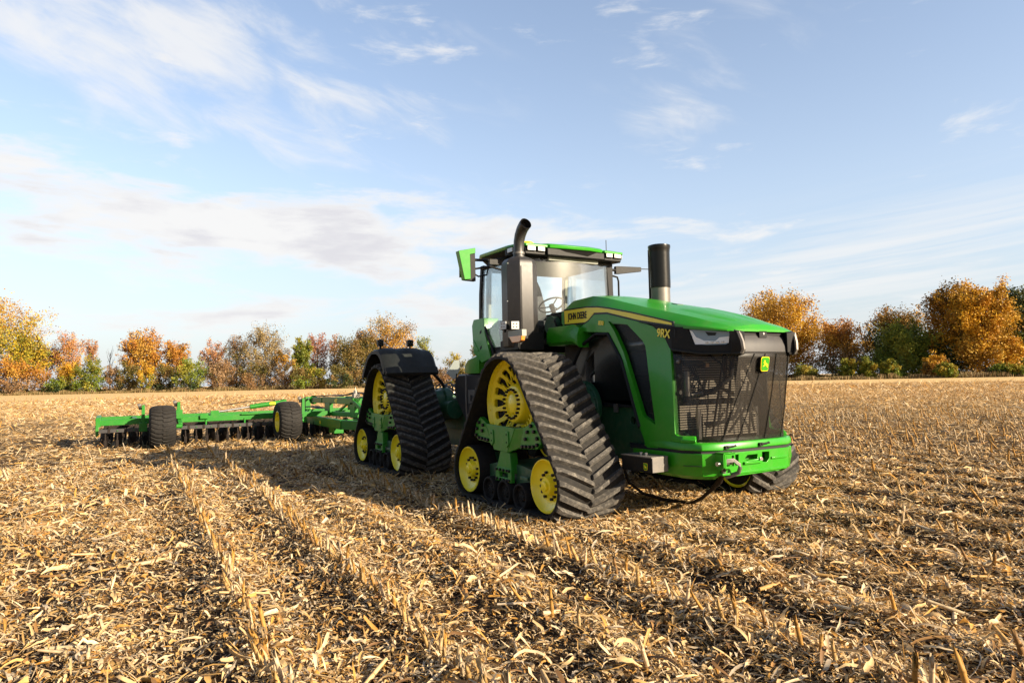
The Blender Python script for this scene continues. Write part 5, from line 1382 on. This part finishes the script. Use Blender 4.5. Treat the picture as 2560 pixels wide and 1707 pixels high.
# ------------------------------------------------------------------ trees along the field's far edges
PALS = dict(gold=[(.62, .33, .02), (.68, .40, .03), (.50, .24, .02), (.58, .36, .05), (.36, .19, .02)],
            amber=[(.56, .29, .02), (.62, .36, .03), (.42, .20, .02), (.24, .13, .02), (.15, .10, .02)],
            orange=[(.50, .22, .035), (.56, .28, .035), (.42, .17, .03), (.28, .13, .03), (.52, .30, .05)],
            pink=[(.52, .24, .09), (.58, .30, .11), (.44, .18, .08), (.40, .24, .12)],
            red=[(.40, .15, .07), (.34, .12, .06), (.44, .20, .10), (.27, .10, .05)],
            brown=[(.27, .15, .06), (.34, .20, .09), (.20, .11, .05), (.38, .24, .12), (.16, .10, .04)],
            tan=[(.36, .26, .12), (.42, .32, .15), (.28, .20, .08), (.30, .22, .06), (.22, .15, .06)],
            olive=[(.14, .12, .025), (.18, .14, .03), (.10, .09, .02), (.22, .16, .04), (.26, .16, .05)],
            green=[(.14, .19, .02), (.20, .25, .025), (.10, .14, .02), (.24, .27, .03), (.30, .28, .03)],
            dark=[(.035, .06, .02), (.05, .08, .02), (.03, .045, .015), (.07, .09, .02), (.10, .09, .02)],
            lime=[(.24, .23, .02), (.31, .27, .02), (.18, .20, .02), (.13, .16, .02), (.36, .27, .03)],
            yelgreen=[(.52, .36, .03), (.44, .34, .03), (.32, .28, .03), (.20, .20, .03), (.60, .38, .04)])
def at_px(px, depth):
    """ground point seen in direction px of the photograph, so many metres out"""
    d = f2 + r3 * ((px - 1280) / 1704); h = Vector((d.x, d.y, 0)); h *= depth / h.dot(fwd)
    return Vector((CAM.x + h.x, CAM.y + h.y, 0))
def limb_tubes(V, F, pts, r0, r1, seg=5):
    o = len(V); n = len(pts)
    for i, p in enumerate(pts):
        d = pts[min(i + 1, n - 1)] - pts[max(i - 1, 0)]; d = d / (np.linalg.norm(d) + 1e-6)
        t = np.array([0, 0, 1.]) if abs(d[2]) < .9 else np.array([1., 0, 0]); e1 = np.cross(d, t); e1 /= np.linalg.norm(e1); e2 = np.cross(d, e1); r = r0 + (r1 - r0) * i / (n - 1)
        for j in range(seg): a = 2 * PI * j / seg; V.append(p + (e1 * math.cos(a) + e2 * math.sin(a)) * r)
    for i in range(n - 1):
        for j in range(seg): F.append((o + i * seg + j, o + i * seg + (j + 1) % seg, o + (i + 1) * seg + (j + 1) % seg, o + (i + 1) * seg + j))
def make_tree(name, label, cat, px, depth, h, w, pals, leaves, base=.15, up_=.9, seed=1, top=.5, group=None, sz=.34, bare=0.0, lean=0.0, limbs=None):
    """trunk with limbs that curve up to the edge of an uneven crown; leaves hang in clumps along them"""
    rs = np.random.default_rng(seed * 77 + 5); loc = at_px(px, depth)
    root = empty(name, loc, label, cat, group)
    rad = w / 2; zb = h * base; V, F = [], []
    tk = max(.10, h * .016)
    nT = 7; trunk = [np.array([lean * h * (i / nT) ** 1.5 + rs.normal(0, .012) * h * i / nT, rs.normal(0, .012) * h * i / nT, h * .82 * i / nT]) for i in range(nT + 1)]
    limb_tubes(V, F, trunk, tk, tk * .25, 6)
    nl = limbs or int(14 + h * 1.0); cl, csz, ctone = [], [], []
    lobes = rs.uniform(.72, 1.12, 9)
    for k in range(nl):
        q = (k + rs.uniform(0, 1)) / nl; zz = zb + (h * .78 - zb) * q; ti = zz / (h * .82) * nT; i0 = min(nT - 1, int(ti)); p0 = trunk[i0] + (trunk[i0 + 1] - trunk[i0]) * (ti - i0)
        az = k * 2.4 + rs.uniform(-.4, .4)
        # crown profile: widest at height `top`
        f = (zz - zb) / (h - zb); zt = min(h * rs.uniform(.95, 1.0), zz + rs.uniform(.10, .30) * h * up_)
        ft = (zt - zb) / (h - zb)
        pr = math.sqrt(max(.02, 1 - ((ft - top) / (1.02 - top if ft > top else top + .35)) ** 2))
        rr_ = rad * pr * lobes[int((az % (2 * PI)) / (2 * PI) * 9) % 9] * rs.uniform(.8, 1.0)
        end = np.array([lean * h * ft + math.cos(az) * rr_, math.sin(az) * rr_, zt])
        mid = p0 * .5 + end * .5 + np.array([math.cos(az), math.sin(az), 0]) * rr_ * .14 - np.array([0, 0, .03 * h])
        pts = [p0 * (1 - t) ** 2 + mid * 2 * t * (1 - t) + end * t * t for t in np.linspace(0, 1, 6)]
        limb_tubes(V, F, pts, tk * .36, tk * .06, 4)
        tone = rs.uniform(0, 1)
        for t in np.linspace(.38, 1.04, 6):
            c = p0 * (1 - t) ** 2 + mid * 2 * t * (1 - t) + end * t * t; cl.append(c); csz.append(rad * rs.uniform(.13, .24) * (1.15 - .45 * t)); ctone.append(tone)
            if rs.uniform() < .75:
                s = rs.normal(0, 1, 3) * rad * .17; s[2] = abs(s[2]) * .8
                e = c + s; limb_tubes(V, F, [c, e], tk * .08, tk * .03, 3); cl.append(e); csz.append(rad * rs.uniform(.08, .15)); ctone.append(min(1, max(0, tone + rs.normal(0, .2))))
        for q2 in range(2):   # feathery twigs at the rim
            e = end + rs.normal(0, 1, 3) * rad * .10 + np.array([0, 0, rad * .12 * up_]); limb_tubes(V, F, [end, e], tk * .06, tk * .02, 3); cl.append(e); csz.append(rad * .06); ctone.append(tone)
    t_ = fast_mesh('trunk', np.array(V), np.array(F), [MT['bark']], None, root, True)
    n = int(leaves * (2.7 if px < 1500 else 3.6) * (1 - bare)); cl = np.array(cl); csz = np.array(csz); ctone = np.array(ctone)
    if n < 10: return root
    wgt = (csz + rad * .02) ** 1.4; k = rs.choice(len(cl), n, p=wgt / wgt.sum())
    P = cl[k] + rs.normal(0, 1, (n, 3)) * csz[k][:, None] * np.array([.75, .75, .85]); P[:, 2] = np.maximum(P[:, 2], .15)
    s = sz * 1.45 * rs.uniform(.5, 1.25, n)
    a1 = rs.normal(0, 1, (n, 3)); a1 /= np.linalg.norm(a1, axis=1)[:, None]; a2 = np.cross(a1, rs.normal(0, 1, (n, 3))); a2 /= np.linalg.norm(a2, axis=1)[:, None]
    A = a1 * s[:, None] * .5; B = a2 * s[:, None] * .34
    Q = np.stack([P - A, P - B * 1.1 + A * .1, P + A, P + B * 1.1 + A * .1], 1).reshape(-1, 3)
    F4 = np.arange(4 * n).reshape(-1, 4)
    # colours: a palette per height, mixed per clump
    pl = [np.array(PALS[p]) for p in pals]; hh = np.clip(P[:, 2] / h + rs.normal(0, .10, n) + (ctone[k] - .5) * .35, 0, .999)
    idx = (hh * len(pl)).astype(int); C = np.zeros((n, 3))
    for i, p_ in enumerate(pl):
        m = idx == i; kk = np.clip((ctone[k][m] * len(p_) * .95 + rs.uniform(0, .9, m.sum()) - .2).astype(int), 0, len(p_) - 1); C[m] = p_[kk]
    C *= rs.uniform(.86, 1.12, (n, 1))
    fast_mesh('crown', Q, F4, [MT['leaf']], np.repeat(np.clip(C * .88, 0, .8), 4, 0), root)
    return root
def T(name, label, cat, px, depth, top_px, wpx, pals, leaves, **kw):
    base_y = 950 - (px - 1280) * .0201 + 1.464 * 1704 / depth
    make_tree(name, label, cat, px, depth, (base_y - top_px) / 1704 * depth * (.94 if kw.get('base', 1) > .021 or cat == 'tree' else 1.0), wpx / 1704 * depth, pals, leaves, seed=int(px * 7 + top_px) % 9973, **kw)
g1, g2, g3 = 'trees along the left field edge', 'bushes along the left field edge', 'trees along the right field edge'
# pals run from the foot of the crown to its top
T('autumn_tree', 'tall yellow tree cut off by the left edge of the picture', 'tree', -22, 196, 742, 215, ['brown', 'yelgreen', 'yelgreen', 'gold'], 9000, base=.10, group=g1)
T('autumn_tree', 'lower yellow-green tree leaning right beside the tall yellow one at far left', 'tree', 70, 200, 832, 95, ['gold', 'yelgreen', 'lime'], 3000, base=.2, lean=.10, group=g1)
T('autumn_tree', 'rusty red-brown thin-leaved tree right of the yellow trees at far left', 'tree', 118, 206, 850, 62, ['orange', 'red', 'red'], 1300, base=.45, lean=-.12, group=g1, sz=.30)
T('autumn_tree', 'airy salmon-pink topped tree with a dark trunk, left of the slim pink one', 'tree', 172, 206, 824, 78, ['lime', 'gold', 'pink', 'pink'], 2300, base=.16, group=g1, sz=.28)
T('autumn_tree', 'slim pale orange tree with a small round top on a bare stem', 'tree', 229, 210, 838, 32, ['brown', 'pink', 'pink'], 600, base=.55, group=g1, sz=.26)
T('bare_tree', 'small leafless tree standing between the slim pink tree and the orange trees', 'tree', 276, 214, 852, 26, ['brown'], 12, base=.3, bare=.98, group=g1, limbs=12)
T('autumn_tree', 'bright orange broad tree, the larger of the orange pair on the left edge', 'tree', 356, 212, 822, 98, ['lime', 'orange', 'orange', 'orange'], 4600, base=.22, group=g1, top=.55)
T('autumn_tree', 'bright orange tree, the smaller of the orange pair on the left edge', 'tree', 440, 214, 846, 68, ['brown', 'orange', 'orange'], 2700, base=.25, group=g1)
T('autumn_tree', 'brown-pink thin tree at the left end of the brown thicket', 'tree', 532, 216, 848, 66, ['brown', 'brown', 'pink'], 2600, base=.06, group=g1, sz=.27)
T('autumn_tree', 'grey-brown sparse tree in the thicket left of the tall tan tree', 'tree', 592, 218, 832, 78, ['brown', 'olive', 'brown'], 3000, base=.06, group=g1, sz=.27)
T('autumn_tree', 'tall pale tan tree standing highest in the brown thicket', 'tree', 662, 218, 806, 100, ['brown', 'tan', 'tan', 'tan'], 4600, base=.08, group=g1, sz=.28)
T('autumn_tree', 'bright yellow-green conical tree between the tan tree and the red one', 'tree', 757, 214, 838, 58, ['green', 'lime', 'lime'], 3400, base=.08, top=.35, group=g1)
T('autumn_tree', 'dusky red sparse-crowned tree right of the yellow-green cone', 'tree', 795, 222, 820, 58, ['brown', 'brown', 'red', 'red'], 2000, base=.15, group=g1, sz=.26)
T('autumn_tree', 'wispy pinkish tree between the dusky red tree and the dark olive mass', 'tree', 836, 222, 826, 36, ['olive', 'brown', 'pink'], 1000, base=.2, group=g1, sz=.26)
T('broad_tree', 'broad dark olive tree mass left of the rear track', 'tree', 888, 214, 840, 118, ['dark', 'olive', 'olive'], 6500, base=.03, top=.45, group=g1, sz=.30)
T('autumn_tree', 'small coral-red crown showing above the dark olive mass', 'tree', 902, 226, 820, 44, ['red', 'orange', 'orange'], 1100, base=.5, group=g1, sz=.28)
T('autumn_tree', 'tall orange-brown tree rising behind the mudguard lamps', 'tree', 966, 222, 784, 140, ['olive', 'brown', 'amber', 'amber', 'tan'], 6500, base=.08, group=g1, sz=.30)
T('broad_tree', 'muted green-brown tree right of the rear mudguard', 'tree', 1056, 226, 838, 62, ['brown', 'olive', 'green'], 2200, base=.1, group=g1, sz=.28)
T('autumn_tree', 'small yellow-olive tree between the rear mudguard and the cab', 'tree', 1136, 230, 878, 56, ['brown', 'olive', 'yelgreen'], 1600, base=.1, group=g1, sz=.28)
T('broad_tree', 'grey-green tree top showing just left of the green cab fairing', 'tree', 1190, 232, 852, 40, ['olive', 'green', 'olive'], 1100, base=.1, group=g1, sz=.28)
for px, dep, tp, w, pal, n, lab in (
    (40, 192, 905, 95, ['brown', 'orange'], 1900, 'rusty orange bush at the foot of the tall yellow tree'),
    (110, 196, 925, 60, ['brown', 'orange'], 800, 'pale orange low bush left of the dark green one at far left'),
    (142, 196, 950, 55, ['dark', 'green'], 900, 'low dark green bush under the salmon-topped tree'),
    (180, 198, 905, 66, ['lime', 'gold'], 1700, 'golden bush under the salmon-topped tree'),
    (228, 198, 896, 74, ['green', 'lime'], 2000, 'yellow-green bush at the foot of the slim pale orange tree'),
    (282, 202, 914, 44, ['brown', 'brown'], 1000, 'brown bush at the foot of the leafless tree'),
    (322, 202, 908, 62, ['olive', 'olive'], 1400, 'olive bush left of the yellow sapling under the orange pair'),
    (366, 198, 905, 42, ['lime', 'gold'], 1100, 'yellow sapling in front of the larger orange tree'),
    (410, 204, 915, 70, ['dark', 'olive'], 1500, 'dark olive bush between the two orange trees'),
    (478, 200, 902, 80, ['dark', 'green', 'green'], 2400, 'rounded green bush right of the smaller orange tree'),
    (560, 204, 905, 80, ['brown', 'brown'], 1700, 'brown leafless-looking bush at the left end of the thicket'),
    (640, 204, 912, 90, ['brown', 'olive'], 1800, 'brown-olive bush under the tall tan tree'),
    (712, 204, 878, 60, ['brown', 'brown', 'amber'], 1700, 'rust-brown bush left of the yellow-green cone'),
    (752, 200, 920, 60, ['green', 'olive'], 1200, 'green bush at the foot of the yellow-green cone'),
    (795, 202, 918, 50, ['olive', 'lime'], 1100, 'yellow-leaved bush under the dusky red tree'),
    (850, 202, 915, 64, ['dark', 'olive'], 1300, 'dark bush in front of the broad olive mass'),
    (1000, 206, 905, 110, ['dark', 'olive'], 1800, 'dark bush behind the rear track'),
    (1095, 210, 925, 70, ['brown', 'brown'], 1200, 'brown bush right of the rear mudguard'),
    (1160, 214, 922, 70, ['brown', 'olive'], 1200, 'brown-olive bush behind the rear warning sign')):
    T('bush', lab, 'bush', px, dep, tp, w, pal, n, base=.02, top=.4, group=g2, sz=.28, limbs=16)
T('autumn_tree', 'big orange-yellow tree standing right behind the tractor hood', 'tree', 1956, 205, 722, 196, ['amber', 'gold', 'gold', 'gold'], 11000, base=.03, top=.5, group=g3, sz=.36)
T('autumn_tree', 'low rust-brown tree right of the one behind the hood', 'tree', 2106, 188, 800, 132, ['dark', 'brown', 'amber', 'orange'], 5000, base=.01, top=.4, group=g3, sz=.32)
T('broad_tree', 'dark green tree with an orange-tinged top behind the round green one', 'tree', 2238, 192, 765, 172, ['dark', 'dark', 'dark', 'amber'], 7000, base=.01, top=.4, group=g3, sz=.34)
T('broad_tree', 'round mid-green tree in front of the dark orange-topped one', 'tree', 2262, 172, 812, 140, ['green', 'green', 'green'], 5500, base=.01, top=.4, group=g3, sz=.32)
T('autumn_tree', 'big amber tree, the darker left half of the tall pair on the right', 'tree', 2382, 170, 700, 150, ['dark', 'amber', 'amber', 'amber'], 8500, base=.01, top=.4, group=g3, sz=.34)
T('autumn_tree', 'big golden-orange tree, the brighter right half of the tall pair on the right', 'tree', 2462, 162, 690, 140, ['gold', 'gold', 'gold', 'gold'], 9000, base=.01, top=.38, group=g3, sz=.34)
T('broad_tree', 'tall dark green tree cut off by the right edge of the picture', 'tree', 2562, 166, 712, 150, ['dark', 'green', 'dark', 'dark'], 8000, base=.01, top=.4, group=g3, sz=.34)
T('broad_tree', 'olive tree standing outside the right edge beyond the dark green one', 'tree', 2690, 168, 730, 150, ['dark', 'olive', 'olive'], 3500, base=.05, group=g3, sz=.45)
for px, dep, tp, w, pal, n, lab in (
    (2010, 168, 918, 60, ['olive', 'lime'], 900, 'yellow low bush at the foot of the tree behind the hood'),
    (2118, 162, 898, 44, ['green', 'lime'], 1000, 'yellow-green bush at the foot of the rust-brown tree, left one'),
    (2165, 160, 896, 46, ['green', 'lime'], 1000, 'yellow-green bush at the foot of the rust-brown tree, right one'),
    (2225, 158, 902, 52, ['green', 'lime'], 1000, 'lime bush at the left foot of the round green tree'),
    (2335, 156, 890, 62, ['orange', 'amber'], 1200, 'rusty orange bush between the round green tree and the amber tree'),
    (2360, 152, 910, 50, ['green', 'lime'], 900, 'yellow-green bush under the big amber tree'),
    (2500, 150, 915, 60, ['dark', 'green'], 1000, 'dark green bush between the golden tree and the right edge'),
    (2545, 148, 918, 50, ['green', 'lime'], 800, 'lime-tinged bush by the right edge of the picture')):
    T('bush', lab, 'bush', px, dep, tp, w, pal, n, base=.02, top=.4, group='bushes along the right field edge', sz=.28, limbs=16)
def verge():
    Vs, Cs = [], []
    for a, d0, b_, d1, n in ((-500, 185, 1300, 222, 52000), (1300, 222, 2000, 172, 24000), (2000, 170, 3000, 142, 26000)):
        t = rng.uniform(0, 1, n); px = a + (b_ - a) * t; dep = d0 + (d1 - d0) * t - 6 + rng.uniform(-3, 9, n)
        k = ((px - 1280) / 1704)
        dx = f2.x + r3.x * k; dy = f2.y + r3.y * k; hh = dx * fwd.x + dy * fwd.y
        x = CAM.x + dx / hh * dep; y = CAM.y + dy / hh * dep
        h = rng.uniform(.25, 1.15, n) * (.45 + .9 * vnoise(px / 23, px * 0 + 1, 5)); w = rng.uniform(.02, .10, n); ang = rng.uniform(0, PI, n)
        ex, ey = np.cos(ang) * w, np.sin(ang) * w; lx = rng.normal(0, .18, n)
        Vs.append(np.stack([np.stack([x - ex, y - ey, 0 * x], -1), np.stack([x + ex, y + ey, 0 * x], -1), np.stack([x + ex * .35 + lx, y + ey * .35, h], -1), np.stack([x - ex * .35 + lx, y - ey * .35, h * .93], -1)], 1).reshape(-1, 3))
        pal = np.array([(.30, .20, .09), (.38, .26, .12), (.18, .14, .05), (.12, .11, .03), (.22, .14, .06)]); Cs.append(np.repeat(pal[rng.integers(0, 5, n)] * rng.uniform(.7, 1.15, (n, 1)), 4, 0))
    V = np.vstack(Vs); o = fast_mesh('verge_grass', V, np.arange(len(V)).reshape(-1, 4), [MT['leaf']], np.vstack(Cs)); tag(o, 'strip of dry tan grass under the trees at the field edge', kind='stuff')
verge()
def undergrowth():
    Vs, Cs = [], []
    for a, d0, b_, d1, n, hm in ((-500, 200, 1300, 230, 60000, 3.8), (1300, 230, 2000, 205, 20000, 2.2), (2000, 200, 3000, 168, 30000, 3.2)):
        t = rng.uniform(0, 1, n); px = a + (b_ - a) * t; dep = d0 + (d1 - d0) * t + rng.uniform(-5, 5, n)
        k = (px - 1280) / 1704; dx = f2.x + r3.x * k; dy = f2.y + r3.y * k; hh = dx * fwd.x + dy * fwd.y
        x = CAM.x + dx / hh * dep; y = CAM.y + dy / hh * dep
        top = hm * (.25 + 1.1 * vnoise(px / 26, px * 0 + 4, 8)); z = top * rng.uniform(0.02, 1, n) ** .8
        s = rng.uniform(.16, .48, n); a1 = rng.normal(0, 1, (n, 3)); a1 /= np.linalg.norm(a1, axis=1)[:, None]; a2 = np.cross(a1, rng.normal(0, 1, (n, 3))); a2 /= np.linalg.norm(a2, axis=1)[:, None]
        P = np.stack([x, y, z + .05], -1); A = a1 * s[:, None] * .5; B = a2 * s[:, None] * .34
        Vs.append(np.stack([P - A, P - B, P + A, P + B], 1).reshape(-1, 3))
        pal = np.array([PALS['dark'][0], PALS['olive'][1], PALS['brown'][0], PALS['green'][2], PALS['brown'][4], PALS['olive'][3], PALS['lime'][2]])
        kk = np.clip((vnoise(px / 17, px * 0 + 2, 12) * 7 + rng.normal(0, .7, n)).astype(int), 0, 6); Cs.append(np.repeat(pal[kk] * rng.uniform(.8, 1.15, (n, 1)), 4, 0))
    V = np.vstack(Vs); o = fast_mesh('undergrowth', V, np.arange(len(V)).reshape(-1, 4), [MT['leaf']], np.vstack(Cs)); tag(o, 'tangled dark undergrowth filling the foot of the tree lines', kind='stuff')
undergrowth()
